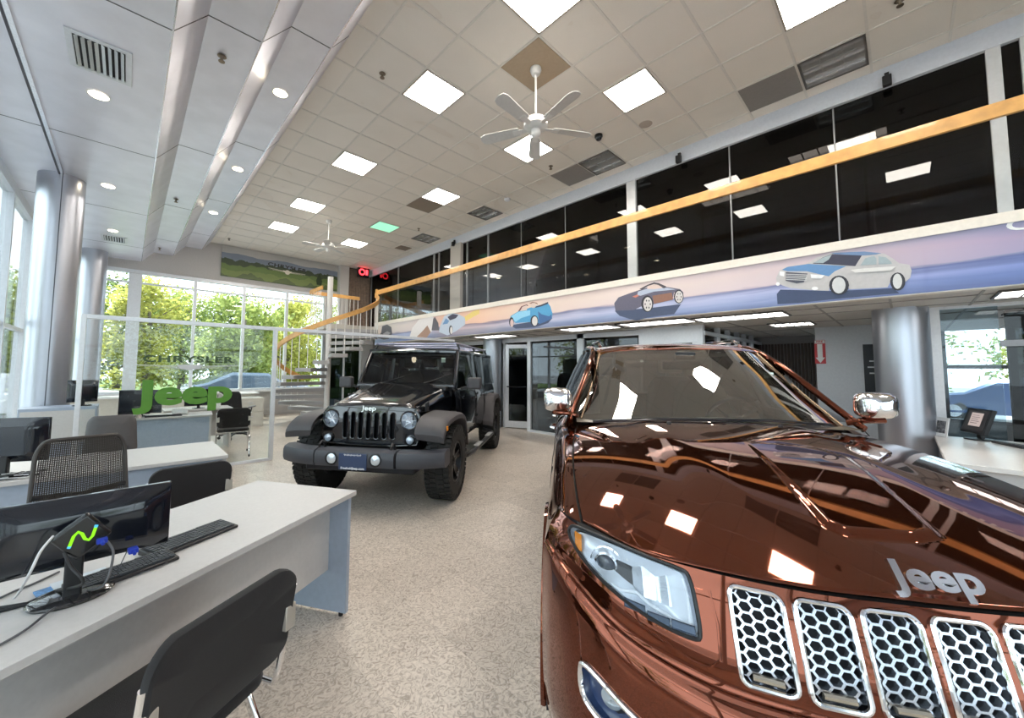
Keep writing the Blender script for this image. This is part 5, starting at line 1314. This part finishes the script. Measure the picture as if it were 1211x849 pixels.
g=MB(); g.grid([[(-3.78-.03*math.sin(math.pi*k/6),y_,1.18-.9*k/6) for k in range(7)] for y_ in np.linspace(-.86,.86,11)]); g.build('tailgate',BR,GC,smooth=True)
for sg in (1,-1): MB().box(-3.84,-3.76,min(.55*sg,.84*sg),max(.55*sg,.84*sg),.98,1.12).build('tail_lamp',mat('tail_red',(.4,.01,.01),.15,coat=1),GC,bevel=.02)
MB().box(-3.92,-3.75,-.86,.86,.35,.62).build('rear_bumper',BR,GC,bevel=.05,seg=3)
MB().box(-3.7,.70,-.86,.86,.20,.26).build('floor_pan',mat('liner_dark'),GC)
# cabin
tan=mat('tan_leather',(.33,.29,.22),.55); tand=mat('dash_brown',(.10,.085,.06),.5)
g=MB(); g.grid([[(x_,y_,z_) for x_,z_ in ((-.64,1.16),(-.80,1.165),(-1.0,1.17),(-1.18,1.14),(-1.24,1.02),(-1.2,.7))] for y_ in np.linspace(-.80,.80,9)]); g.build('dashboard',tand,GC,smooth=True)
g=MB(); g.box(-.98,-.72,.02,.42,1.172,1.174); g.build('dash_papers',mat('paper_white',(.75,.75,.70),.6),GC)
steering(GC,-1.30,.38,1.12,.19)
for y_ in (-.40,.40): seat(GC,-1.95,y_,.80,tan,.26)
for y_ in (-.36,.36): seat(GC,-2.75,y_,.82,tan,.30)
MB().box(-3.3,-3.2,-.7,.7,.3,1.2).build('cargo_panel',tand,GC)
g=MB(); g.box(-3.4,-1.45,-.58,.58,1.625,1.635); g.build('headliner',mat('headliner',(.42,.38,.31),.8),GC)
g=MB(); g.box(-1.30,-1.27,-.12,.16,1.50,1.57); g.build('inner_mirror',black,GC,bevel=.012); 
g=MB(); g.box(-1.24,-1.17,-.05,.09,1.575,1.635); g.build('sensor_housing',black,GC,bevel=.012)
g=MB(); p=surf(WS,.80,.62); g.box(p.x-.035,p.x-.03,p.y-.03,p.y+.03,p.z-.02,p.z+.02); g.build('windshield_sticker',mat('sticker_pale',(.75,.85,.75),.5),GC)
# wipers and washer jets
for (a,b) in (((-.60,-.70,1.163),(-.565,.05,1.200)),((-.585,-.02,1.197),(-.66,.66,1.175))):
    a=Vector(a);b=Vector(b); wp=MB().tube([a+Vector((.0,0,.004)),(a+b)/2+Vector((.02,0,.016)),b+Vector((.0,0,.004))],.009,6,ry=.006).build('wiper_arm',blackg,GC,smooth=True)
    MB().tube([a+Vector((-.018,0,.010)),(a+b)/2+Vector((.0,0,.022)),b+Vector((-.02,0,.010))],.005,6).build('wiper_blade',black,wp,smooth=True)
g=MB(); 
for sg in (-1,1):
    G_=[[ (lambda p,q:Vector((p.x+(q.x-p.x)*s_,(p.y+(q.y-p.y)*s_)*sg,p.z+(q.z-p.z)*s_-.012*math.sin(math.pi*s_))))(hsurf(i/20,1),surf(WS,i/20,0)) for i in range(21)] for s_ in (0,.3,.7,1)]; g.grid(G_)
g.build('cowl',black,GC,smooth=True)
for y_ in (-.28,.30):
    p=hsurf(abs(y_)/.80,.93); g=MB(); g.lathe([(.001,.010),(.010,.009),(.013,.004),(.014,-.003)],12,Matrix.Translation((p.x,y_,p.z+.001))); g.build('washer_jet',black,GC,smooth=True)
rimg=mat('rim_silver',(.55,.56,.58),.2,.9)
for (x_,y_) in ((0,.815),(0,-.815),(-2.915,.815),(-2.915,-.815)): wheel(GC,x_,y_,.39,.255,.27,rimg)
# ------------------------------------------------------------ the black off-roader
WR=empty('off_road_car',(2.33,4.36,0),R(217),'black boxy four-door off-roader with seven-slot grille and matte grey fender flares','car')
BK=paint('black_paint',(.004,.005,.008),.0,.15); FLR=mat('flare_grey',(.062,.058,.062),.55,bump=(300,.15,.001)); BMP=mat('bumper_dark',(.055,.057,.068),.5)
GH=[(.55,.66),(.58,.74),(.595,.86),(.58,.985),(.53,1.05),(.40,1.07),(0,1.075)]
def gpoly():
    o=[(-y,z) for y,z in GH]; o2=[(y,z) for y,z in GH[::-1]][1:]
    return o+o2
GPOL=gpoly()+[(.30,.645),(-.30,.645)]
# grille face as a dense sheet with real openings
slots=[roundrect(k*.094-.031,k*.094+.031,.71,1.005,.03) for k in range(-3,4)]
def circ(cy,cz,r,n=28): return [(cy+r*math.cos(2*math.pi*k/n),cz+r*math.sin(2*math.pi*k/n)) for k in range(n)]
holes=slots+[circ(s_*.465,.925,.098) for s_ in (-1,1)]
def gx(y,z): return .42-.05*(abs(y)/.6)**2.2+.02*(1.14-z)*0-.03*max(0,(z-.89)/.2)**2
ny,nz=150,54; vs=[];fs=[]
for j in range(nz+1):
    z=.645+(1.075-.645)*j/nz
    # half width of the outline at this height
    hw=.0
    for (y0,z0),(y1,z1) in zip(GH[:-1],GH[1:]):
        if min(z0,z1)-1e-9<=z<=max(z0,z1)+1e-9 and abs(z1-z0)>1e-9: hw=max(hw,y0+(y1-y0)*(z-z0)/(z1-z0))
    hw=max(hw,.30 if z<.66 else hw)
    for i in range(ny+1): y=-hw+2*hw*i/ny; vs.append((gx(y,z),y,z))
for j in range(nz):
    for i in range(ny):
        a=j*(ny+1)+i; c=[(vs[a][k]+vs[a+ny+2][k])/2 for k in range(3)]
        if any(pip(h_,c[1],c[2]) for h_ in holes): continue
        fs.append((a,a+1,a+ny+2,a+ny+1))
g=MB(); g.add(vs,fs); gp=g.build('grille_panel',BK,WR,smooth=True)
def rim(poly,r,m,par,name,dx=0):
    g=MB(); g.tube([(gx(y,z)+dx,y,z) for y,z in poly],r,6,closed=True); return g.build(name,m,par,smooth=True)
for s_ in slots:
    rim(s_,.0065,BK,gp,'slot_rim',.0)
    g=MB(); c=sum(p[0] for p in s_)/len(s_); g.grid([[(gx(c-.03,z),c-.031,z),(gx(c,z)-.05,c-.026,z)] for z in (.72,1.0)]); g.grid([[(gx(c+.03,z),c+.031,z),(gx(c,z)-.05,c+.026,z)] for z in (.72,1.0)]); g.build('slot_wall',BK,gp)
MB().box(.30,.345,-.36,.36,.68,1.04).build('radiator',mat('liner_dark'),WR)
rim([(y,z) for y,z in GPOL],.008,BK,gp,'panel_edge')
g=MB(); text(g,'Jeep',.075,frame((.408,0,1.047),(0,1,0),(-.2,0,1)),.002,.001,1.3); g.build('grille_badge',mat('badge_silver',(.75,.76,.78),.25,.7),gp)
for s_ in (-1,1):
    c=(gx(.465,.925),s_*.465,.925); M_=Matrix.Translation(c)@Matrix.Rotation(R(90),4,'Y')
    hl=bpy.data.objects.new('headlight',None); COL.objects.link(hl); hl.parent=WR
    g=MB(); g.lathe([(.104,-.02),(.106,.008),(.098,.016),(.090,.012),(.090,-.02)],36,M_); g.build('bezel_ring',BK,hl,smooth=True)
    g=MB(); g.lathe([(.089,.002),(.075,-.03),(.04,-.055),(.001,-.06)],32,M_); g.build('reflector_bowl',mat('reflector_bright'),hl,smooth=True)
    g=MB(); g.lathe([(.090,.008),(.07,.022),(.04,.030),(.001,.033)],32,M_); g.build('lamp_lens',HLG,hl,smooth=True)
    g=MB(); 
    for k in range(6):
        a=k*math.pi/3; g.box(-.003,.003,-.085,.085,-.02,-.005,M_@Matrix.Rotation(a,4,'Z'))
    g.build('lens_ribs',chrome,hl)
    c=(.415,s_*.49,.712); M_=Matrix.Translation(c)@Matrix.Rotation(R(90),4,'Y')
    g=MB(); g.lathe([(.048,-.03),(.050,.004),(.042,.008)],24,M_); tl=g.build('turn_lamp',BK,WR,smooth=True)
    g=MB(); g.lathe([(.042,.004),(.03,.014),(.001,.018)],24,M_); g.build('turn_lens',mat('clear_plastic',(.55,.62,.72),.1,.3,coat=1),tl,smooth=True)
# hood
def lerp(a,b,f): return a+(b-a)*f
rows=[]
for (x_,hw,z0) in ((.385,.49,1.070),(.34,.515,1.095),(.2,.54,1.115),(-.1,.58,1.17),(-.4,.62,1.225),(-.60,.645,1.262)):
    r=[]
    for k in range(-12,13):
        u=k/12; y=hw*u; dome=.028*sstep(.72,.55,abs(u))*sstep(.40,.15,x_)
        edge_=-.10*max(0,(abs(u)-.86)/.14)**2
        r.append(Vector((x_-.03*abs(u)**3*(1 if x_>.3 else 0),y,z0+dome+edge_+.012*(1-u*u))))
    rows.append(r)
g=MB(); g.grid([[crv([rows[a][k] for a in range(6)],j/30) for k in range(25)] for j in range(31)]); g.build('hood',BK,WR,smooth=True,angle=60)
for s_ in (-1,1):
    # inner fender side below the hood
    g=MB(); g.grid([[(x_,s_*(hw+.002),zt-.07),(x_,s_*(hw+.01),.80),(x_,s_*(hw-.02),.70)] for x_,hw,zt in ((.36,.49,1.04),(.1,.55,1.10),(-.3,.61,1.16),(-.62,.66,1.20))]); g.build('fender_side',BK,WR,smooth=True)
    g=MB(); g.box(.08,.16,s_*.575-.012,s_*.575+.012,1.0,1.10); g.cyl((.12,s_*.59,1.11),(.12,s_*.59,1.05),.014,n=10); g.build('hood_latch',black,WR,bevel=.004)
    # flares
    FA=[(.58,.80),(.56,.85),(.49,.91),(.38,.955),(.20,.975),(-.05,.98),(-.28,.955),(-.42,.90),(-.52,.75),(-.58,.58)]
    g=MB(); top=[]; 
    for (x_,z_) in FA:
        top.append([Vector((x_,s_*.60,z_+.012)),Vector((x_,s_*.80,z_+.004)),Vector((x_,s_*.885,z_-.006)),Vector((x_*.985,s_*.915,z_-.03)),Vector((x_*.965,s_*.92,z_-.075)),Vector((x_*.95,s_*.91,z_-.078)),Vector((x_*.95,s_*.62,z_-.05))])
    G_=[[crv([t_[k] for t_ in top],j/30) for k in range(7)] for j in range(31)]
    g.grid(G_); g.add(G_[0],[tuple(range(7))]); g.add(G_[-1],[tuple(range(7))]); g.build('fender_flare',FLR,WR,smooth=True,angle=35)
    RA=[(-2.40,.56),(-2.46,.75),(-2.56,.92),(-2.72,1.005),(-2.95,1.02),(-3.18,1.0),(-3.34,.90),(-3.42,.72)]
    g=MB(); top=[]
    for (x_,z_) in RA:
        top.append([Vector((x_,s_*.76,z_+.012)),Vector((x_,s_*.88,z_+.004)),Vector((x_,s_*.925,z_-.012)),Vector((x_,s_*.94,z_-.04)),Vector((x_,s_*.938,z_-.085)),Vector((x_,s_*.76,z_-.06))])
    G_=[[crv([t_[k] for t_ in top],j/24) for k in range(6)] for j in range(25)]
    g.grid(G_); g.add(G_[0],[tuple(range(6))]); g.add(G_[-1],[tuple(range(6))]); g.build('fender_flare',FLR,WR,smooth=True,angle=35)
    MB().box(.425,.475,s_*.915-.004,s_*.915+.010,.835,.885).build('side_marker',mat('amber'),WR,bevel=.006)
    # tub side with doors
    prof=[(.66,1.245),(.72,1.225),(.765,1.10),(.775,.90),(.77,.62),(.74,.52)]
    def tubx(x_): return [Vector((x_,s_*(y_ if x_<-.7 else y_*.97),z_)) for y_,z_ in prof]
    g=MB(); xs_=[-.56,-.9,-1.3,-1.7,-2.1,-2.40]
    g.grid([tubx(x_) for x_ in xs_]); 
    P=[]
    for x_ in np.linspace(-2.40,-3.52,30):
        pr=tubx(x_); dx=abs(x_+2.946); 
        if dx<.50: zc=.43+math.sqrt(.50**2-dx*dx)
        else: zc=.52
        P.append([Vector((p.x,p.y,max(p.z,zc))) for p in pr])
    g.grid(P); g.build('body_side',BK,WR,smooth=True,angle=40)
    g=MB()
    for x_ in (-.70,-1.72,-2.44): g.tube([(x_,s_*.778,.60),(x_,s_*.780,.90),(x_,s_*.770,1.10),(x_,s_*.735,1.20)],.004,5)
    g.build('door_seams',mat('shut_dark'),WR)
    for x_ in (-1.58,-2.32): MB().tube([(x_-.07,s_*.775,1.04),(x_-.06,s_*.80,1.045),(x_+.06,s_*.80,1.045),(x_+.07,s_*.775,1.04)],.012,8).build('door_handle',black,WR,smooth=True)
    for x_ in (-.76,-1.76): 
        for z_ in (.75,1.10): MB().box(x_-.05,x_+.01,s_*.785-.012,s_*.785+.012,z_-.02,z_+.02).build('door_hinge',BK,WR,bevel=.005)
    # greenhouse
    g=MB(); g.tube([(-.62,s_*.70,1.20),(-.93,s_*.655,1.73)],.035,8,ry=.045); g.build('windshield_pillar',BK,WR,smooth=True)
    for x_ in (-1.74,-2.46,-3.48): g=MB(); g.tube([(x_,s_*.735,1.20),(x_-.02,s_*.665,1.76)],.04,6,ry=.02); g.build('door_pillar',BK,WR,smooth=True)
    MB().tube([(x_,s_*.665,1.745) for x_ in (-.93,-1.7,-2.5,-3.5)],.035,8).build('roof_side_rail',BK,WR,smooth=True)
    g=MB(); g.grid([[(x0,s_*.735,1.215),(x1,s_*.67,1.73)] for x0,x1 in ((-.68,-.98),(-1.2,-1.2),(-2.4,-2.4),(-3.46,-3.46))]); g.build('side_window',glass('jeep_side_glass',(.25,.27,.27),1.2),WR)
    MB().tube([(x_,s_*.735,1.212) for x_ in (-.66,-1.7,-3.5)],.012,6).build('belt_trim',BK,WR)
    mr=bpy.data.objects.new('wing_mirror',None); COL.objects.link(mr); mr.parent=WR
    MB().box(-.80,-.70,min(s_*.86,s_*1.05),max(s_*.86,s_*1.05),1.215,1.375).build('mirror_case',FLR,mr,bevel=.025,seg=3)
    MB().box(-.805,-.80,min(s_*.875,s_*1.035),max(s_*.875,s_*1.035),1.23,1.36).build('mirror_glass',mat('mirror_glass'),mr)
    MB().tube([(-.76,s_*.76,1.22),(-.76,s_*.88,1.25)],.02,8).build('mirror_arm',black,mr)
    # side step
    st_=MB().tube([(-.50,s_*.74,.40),(-.56,s_*.90,.37),(-.75,s_*.935,.37),(-2.30,s_*.935,.37),(-2.46,s_*.90,.37),(-2.50,s_*.74,.40)],.035,10).build('side_step',mat('step_black',(.03,.03,.032),.4),WR,smooth=True)
    for x_ in (-1.15,-2.0): MB().box(x_-.18,x_+.18,min(s_*.90,s_*.97),max(s_*.90,s_*.97),.40,.412).build('step_pad',mat('pad_grey',(.35,.35,.36),.5),st_)
    MB().tube([(x_,s_*.62,1.86) for x_ in (-.95,-1.6,-2.6,-3.3)],.018,8).build('rack_rail',mat('rack_lilac',(.30,.30,.40),.35,.4),WR,smooth=True)
    for x_ in (-1.05,-2.1,-3.2): MB().tube([(x_,s_*.66,1.78),(x_,s_*.62,1.86)],.014,6).build('rack_foot',black,WR)
for x_ in (-1.05,-1.6,-2.15,-2.7,-3.25): MB().tube([(x_,-.62,1.865),(x_,.62,1.865)],.014,8).build('rack_bar',mat('rack_lilac'),WR,smooth=True)
# windshield frame
g=MB(); g.tube([(-.62,-.70,1.262),(-.60,0,1.272),(-.62,.70,1.262)],.03,8,ry=.03); g.tube([(-.93,-.66,1.735),(-.915,0,1.752),(-.93,.66,1.735)],.04,8,ry=.035); g.build('windshield_frame',BK,WR,smooth=True)
g=MB(); G_=[[(-.625-.30*w_+.012*(1-u*u),(.665-.045*w_)*u,1.275+.445*w_) for u in np.linspace(-1,1,13)] for w_ in (0,.5,1)]; g.grid(G_); g.build('windshield',glass('jeep_windshield',(.60,.64,.62),1.0),WR,smooth=True)
g=MB(); g.grid([[(x_,y_,1.775+.02*(1-(y_/.68)**2)) for y_ in np.linspace(-.68,.68,11)] for x_ in (-.90,-1.6,-2.6,-3.5)]); g.build('roof',mat('hardtop_black',(.02,.02,.022),.4),WR,smooth=True,solid=.03)
g=MB(); g.box(-.62,-.50,-.62,.62,1.20,1.258); g.build('cowl',mat('cowl_black',(.02,.02,.02),.5),WR,bevel=.01)
for (a,b) in (((-.57,-.42,1.268),(-.69,-.05,1.38)),((-.57,.20,1.268),(-.69,.50,1.37))):
    w_=MB().tube([a,b],.008,6).build('wiper_arm',black,WR); a2=Vector(b); MB().tube([a2+Vector((.05,-.22,-.085)),a2+Vector((-.035,.12,.055))],.006,6).build('wiper_blade',black,w_)
g=MB(); g.lathe([(.012,0),(.02,.006),(.018,.02),(.001,.028)],12,Matrix.Translation((.1,-.42,1.165))); g.build('footman_stud',black,WR,smooth=True)
# bumper with tow hooks, fog lamps and plate
def bseg(y0,y1,x1=.72,xe=None,name='front_bumper',z0=.465,z1=.65):
    n=8; rows=[]
    for k in range(n+1):
        y=lerp(y0,y1,k/n); back=.14*max(0,(abs(y)-.55)/.37)**1.6
        drop=.0
        x_=x1-back
        rows.append([Vector((x_-.20,y,z1-.01)),Vector((x_-.09,y,z1)),Vector((x_-.02,y,z1-.02)),Vector((x_,y,z1-.055)),Vector((x_,y,z0+.05)),Vector((x_-.02,y,z0+.012)),Vector((x_-.08,y,z0)),Vector((x_-.20,y,z0+.02))])
    g=MB(); g.grid(rows,cv=True); m_=len(rows[0]); g.add(rows[0],[tuple(range(m_))]); g.add(rows[-1],[tuple(range(m_))]); return g.build(name,BMP,WR,smooth=True,angle=32)
bc=bseg(-.44,.44,.735); bseg(.462,.93); bseg(-.93,-.462)
MB().box(.48,.66,-.47,.47,.47,.63).build('bumper_core',mat('liner_dark'),WR)
for s_ in (-1,1):
    g=MB(); g.tube([(.60,s_*.40,.64),(.62,s_*.40,.695),(.67,s_*.40,.72),(.71,s_*.40,.695),(.705,s_*.40,.665)],.013,8); g.build('tow_hook',black,WR,smooth=True)
    M_=Matrix.Translation((.735,s_*.245,.56))@Matrix.Rotation(R(90),4,'Y')
    g=MB(); g.lathe([(.066,-.01),(.068,.006),(.056,.010),(.052,-.01)],26,M_); fg=g.build('fog_lamp',black,WR,smooth=True)
    g=MB(); g.lathe([(.052,.002),(.035,.012),(.001,.016)],24,M_); g.build('fog_lens',mat('fog_bright',(.70,.76,.82),.12,.5,coat=1),fg,smooth=True)
pl=MB().box(.736,.744,-.155,.155,.455,.62).build('licence_plate',mat('plate_blue',(.035,.055,.12),.4),WR,bevel=.003)
g=MB(); text(g,'FreeholdJeep.com',.032,frame((.7445,0,.470),(0,1,0),(0,0,1)),.0006,.0010,1.12); g.build('plate_lettering',mat('plate_white',(.7,.7,.72),.4),pl)
g=MB(); g.tube([(.7450,-.095+.19*k/48,.604+.008*math.sin(k*1.9)*(1+.5*math.sin(k*.7))) for k in range(49)],.0024,5); g.build('plate_heading',mat('plate_white'),pl)
g=MB(); g.box(.40,.62,-.62,.62,.40,.52); g.build('skid_panel',mat('liner_dark'),WR,bevel=.02)
g=MB(); g.tube([(-.0,-.72,.40),(0,.72,.40)],.045,10); g.lathe([(.001,-.12),(.12,-.08),(.13,0),(.12,.08),(.001,.12)],16,Matrix.Translation((0,.25,.40))); g.tube([(.16,-.6,.47),(.16,.6,.50)],.02,8); g.tube([(-2.946,-.72,.40),(-2.946,.72,.40)],.045,10); g.build('axles',mat('axle_dark',(.02,.02,.02),.5),WR,smooth=True)
MB().box(-3.5,.3,-.56,.56,.44,.58).build('floor_pan',mat('liner_dark'),WR)
g=MB(); g.grid([[(-3.52,y_,z_) for z_ in (.54,.8,1.215)] for y_ in np.linspace(-.74,.74,7)]); g.build('tailgate',BK,WR)
g=MB(); g.grid([[(-3.50,y_,z_) for z_ in (1.215,1.74)] for y_ in np.linspace(-.66,.66,7)]); g.build('rear_window',glass('jeep_side_glass'),WR)
MB().box(-3.66,-3.53,-.80,.80,.50,.66).build('rear_bumper',BMP,WR,bevel=.03)
# spare wheel
sw=wheel(WR,-3.67,0.001,.40,.24,.22,mat('rim_black',(.012,.012,.014),.3,.6),'spare_wheel',chunky=False); sw.location=(-3.68,0,.98); sw.rotation_euler=(0,0,R(90))
# cabin
dk=mat('cabin_black',(.025,.025,.027),.6)
MB().box(-.88,-.64,-.66,.66,.95,1.215).build('dashboard',dk,WR,bevel=.03,seg=3)
steering(WR,-.98,.36,1.16,.18)
for y_ in (-.34,.34): seat(WR,-1.55,y_,.86,dk,.24)
for y_ in (-.32,.32): seat(WR,-2.45,y_,.88,dk,.28)
g=MB(); g.tube([(-1.75,-.60,1.2),(-1.76,-.56,1.68),(-1.76,.56,1.68),(-1.75,.60,1.2)],.03,8); g.tube([(-1.76,-.56,1.68),(-.98,-.56,1.68)],.025,8); g.tube([(-1.76,.56,1.68),(-.98,.56,1.68)],.025,8); g.build('roll_bar',dk,WR,smooth=True)
MB().box(-.90,-.88,-.10,.14,1.57,1.63).build('inner_mirror',black,WR,bevel=.01)
MB().box(-.868,-.864,.44,.50,1.585,1.65).build('windshield_sticker',mat('sticker_pale'),WR)
rb=mat('rim_black')
for (x_,y_) in ((0,.79),(0,-.79),(-2.946,.79),(-2.946,-.79)): wheel(WR,x_,y_,.415,.27,.225,rb,chunky=True,steer=R(0))
# ------------------------------------------------------------ outside
asp=mat('pale_asphalt',(.30,.31,.33),.85,noise=(3,.1))
o=MB().box(-60,60,-60,80,-.30,-.13).build('ground',asp); o['kind']='structure'
o=MB().box(-18,22,20.6,60,-.13,-.05).build('grass_verge',mat('grass_green',(.10,.16,.03),.9,noise=(4,.4))); o['kind']='stuff'; tag(o,'strip of grass outside beneath the trees','grass')
def leafmat(n,c):
    m=bpy.data.materials.new(n); m.use_nodes=True; nt=m.node_tree; nt.nodes.clear(); N=nt.nodes.new; L=nt.links.new
    out=N('ShaderNodeOutputMaterial'); mx=N('ShaderNodeMixShader'); mx.inputs[0].default_value=.6; d=N('ShaderNodeBsdfDiffuse'); t=N('ShaderNodeBsdfTranslucent')
    g=N('ShaderNodeNewGeometry'); r=N('ShaderNodeValToRGB'); r.color_ramp.elements[0].color=(c[0]*.55,c[1]*.6,c[2]*.5,1); r.color_ramp.elements[1].color=(*[min(1,k*1.5) for k in c],1)
    L(g.outputs['Random Per Island'],r.inputs[0]); L(r.outputs[0],d.inputs[0]); L(r.outputs[0],t.inputs[0]); L(d.outputs[0],mx.inputs[1]); L(t.outputs[0],mx.inputs[2]); L(mx.outputs[0],out.inputs[0]); return m
LM=[leafmat('leaf_yellow_green',(.46,.45,.13)),leafmat('leaf_fresh_green',(.33,.38,.13)),leafmat('leaf_deep_green',(.18,.24,.08))]
bark=mat('bark_grey',(.16,.13,.11),.9)
def tree(x,y,h,rc,lm,label,seed,n=6500,zc=.15):
    rnd=random.Random(seed); t=empty('tree',(x,y,-.05 if y>20.6 else -.13),rnd.uniform(0,6),label,'tree','trees outside the far windows')
    g=MB(); g.tube([(0,0,0),(.1*rnd.uniform(-1,1),.1,h*.4),(.3*rnd.uniform(-1,1),.2,h*.85)],[.20,.14,.05],8)
    tips=[]
    for k in range(14):
        a=rnd.uniform(0,6.28); z0=h*rnd.uniform(.12,.7); L_=rc*rnd.uniform(.5,1); e=Vector((L_*math.cos(a),L_*math.sin(a),z0+h*rnd.uniform(.05,.25)))
        g.tube([(0,0,z0),e*.5+Vector((0,0,z0*.5+.1)),e],[.06,.04,.015],5); tips.append(e)
    g.build('trunk',bark,t,smooth=True)
    g=MB(); cl=tips+[Vector((rnd.gauss(0,rc*.45),rnd.gauss(0,rc*.45),h*(zc+(1-zc)*rnd.random()))) for _ in range(20)]
    for k in range(n):
        c=rnd.choice(cl); p=c+Vector((rnd.gauss(0,rc*.22),rnd.gauss(0,rc*.22),rnd.gauss(0,rc*.2))); p.z=max(p.z,.35)
        u=Vector((rnd.gauss(0,1),rnd.gauss(0,1),rnd.gauss(0,1))).normalized(); v=u.orthogonal().normalized(); s_=rnd.uniform(.08,.14)
        g.add([p-u*s_,p+v*s_*.55,p+u*s_,p-v*s_*.55],[(0,1,2,3)])
    g.build('foliage',lm,t,fix=False); return t
spots=[(-6.4,23,6.3,1.4,0),(-2.6,21.6,5.0,1.4,1),(.7,25.5,5.9,1.5,0),(3.9,21.8,5.0,1.4,1),(7.1,25.5,5.9,1.5,0),(10.4,22,5.2,1.4,1),(14,25.5,6.4,1.5,2),(-12,27,7,1.6,1),(19,27,7,1.6,0),(5.6,31,6.9,1.9,2),(-.4,31,6.9,1.9,2),(12,31,7.2,1.9,1),(2.6,32,7.0,1.9,1),(-4.4,30,6.6,1.9,1),(8.9,33,7.2,1.9,0)]
names=['yellow green','fresh green','deep green']
where=['far left behind the round column','behind the left window bay','behind the first wide window pane','behind the second wide window pane','behind the third wide window pane','behind the spiral staircase','behind the entrance doors','at the far left edge outside','farthest right outside','in the back row behind the third pane','in the back row behind the first pane','in the back row behind the staircase','in the back row behind the second pane','in the back row behind the left bay','in the back row by the entrance doors']
for k,(x,y,h,rc,li) in enumerate(spots): tree(x,y,h*.90,rc,LM[li],'leafy %s tree %s'%(names[li],where[k]),k+3)
for k,(x,y) in enumerate(((27,-4.5),(28,.5),(31,9))): tree(x,y,6.0,1.9,LM[1],'leafy green tree outside the right-hand office window, %s'%('nearest','middle','farthest')[k],40+k,4500)
for k,(x,y) in enumerate(((-9,2),(-10,8.5),(-9,15))): tree(x,y,6,1.9,LM[1],'leafy green tree outside the left window wall, %s'%('nearest','middle','farthest')[k],60+k,2200)
for k,(x,y) in enumerate(((-6,-13),(1,-15),(9,-14))): tree(x,y,6,2.5,LM[2],'green tree behind the viewer, %s'%('left','middle','right')[k],70+k,1500)
def parked(x,y,rz,m,label):
    t=empty('parked_car',(x,y,-.13),rz,label,'car','parked cars outside')
    prof=[(2.2,.45),(2.25,.65),(2.1,.80),(1.1,.95),(.45,1.38),(-.9,1.42),(-1.75,1.02),(-2.2,.95),(-2.25,.5),(-2.1,.28),(2.1,.28)]
    g=MB(); rows=[]
    for s_,k in ((-.88,.9),(-.80,1),(0,1.02),(.80,1),(.88,.9)):
        rows.append([Vector((px*(1 if abs(s_)<.85 else .97),s_*(1 if pz<.96 else .80),.28+(pz-.28)*k)) for px,pz in prof])
    g.grid(rows,cv=True); g.add(rows[0],[tuple(range(11))]); g.add(rows[-1],[tuple(range(11))]); g.build('car_body',m,t,smooth=True,angle=35)
    g=MB()
    for s_ in (-1,1): g.prism([(1.0,.97),(.42,1.33),(-.88,1.36),(-1.5,1.03)],.01,frame((0,s_*.815 if s_>0 else s_*.805,0),(1,0,0),(0,-.12*s_,1)))
    g.build('side_windows',blackg,t)
    for (a,b) in ((1.35,.75),(1.35,-.75),(-1.35,.75),(-1.35,-.75)):
        w_=MB().cyl((a,b-.11,.33),(a,b+.11,.33),.33,n=28).build('wheel',TYRE,t,smooth=True); MB().cyl((a,b-.12,.33),(a,b+.12,.33),.20,n=20).build('rim',rimg,w_,smooth=True)
parked(3.9,19.2,R(8),mat('car_blue_grey',(.10,.14,.20),.25,.3,1),'blue grey parked car outside the far windows')
parked(-2.2,18.4,R(4),mat('car_white',(.7,.7,.72),.3,0,1),'white parked car outside the left window bay')
parked(20.5,-2.6,R(70),mat('car_navy',(.05,.08,.16),.25,.4,1),'dark blue parked car seen through the right glass office')
parked(24.5,3.0,R(75),mat('car_silver',(.45,.48,.52),.25,.6,1),'silver parked car seen through the right glass office')
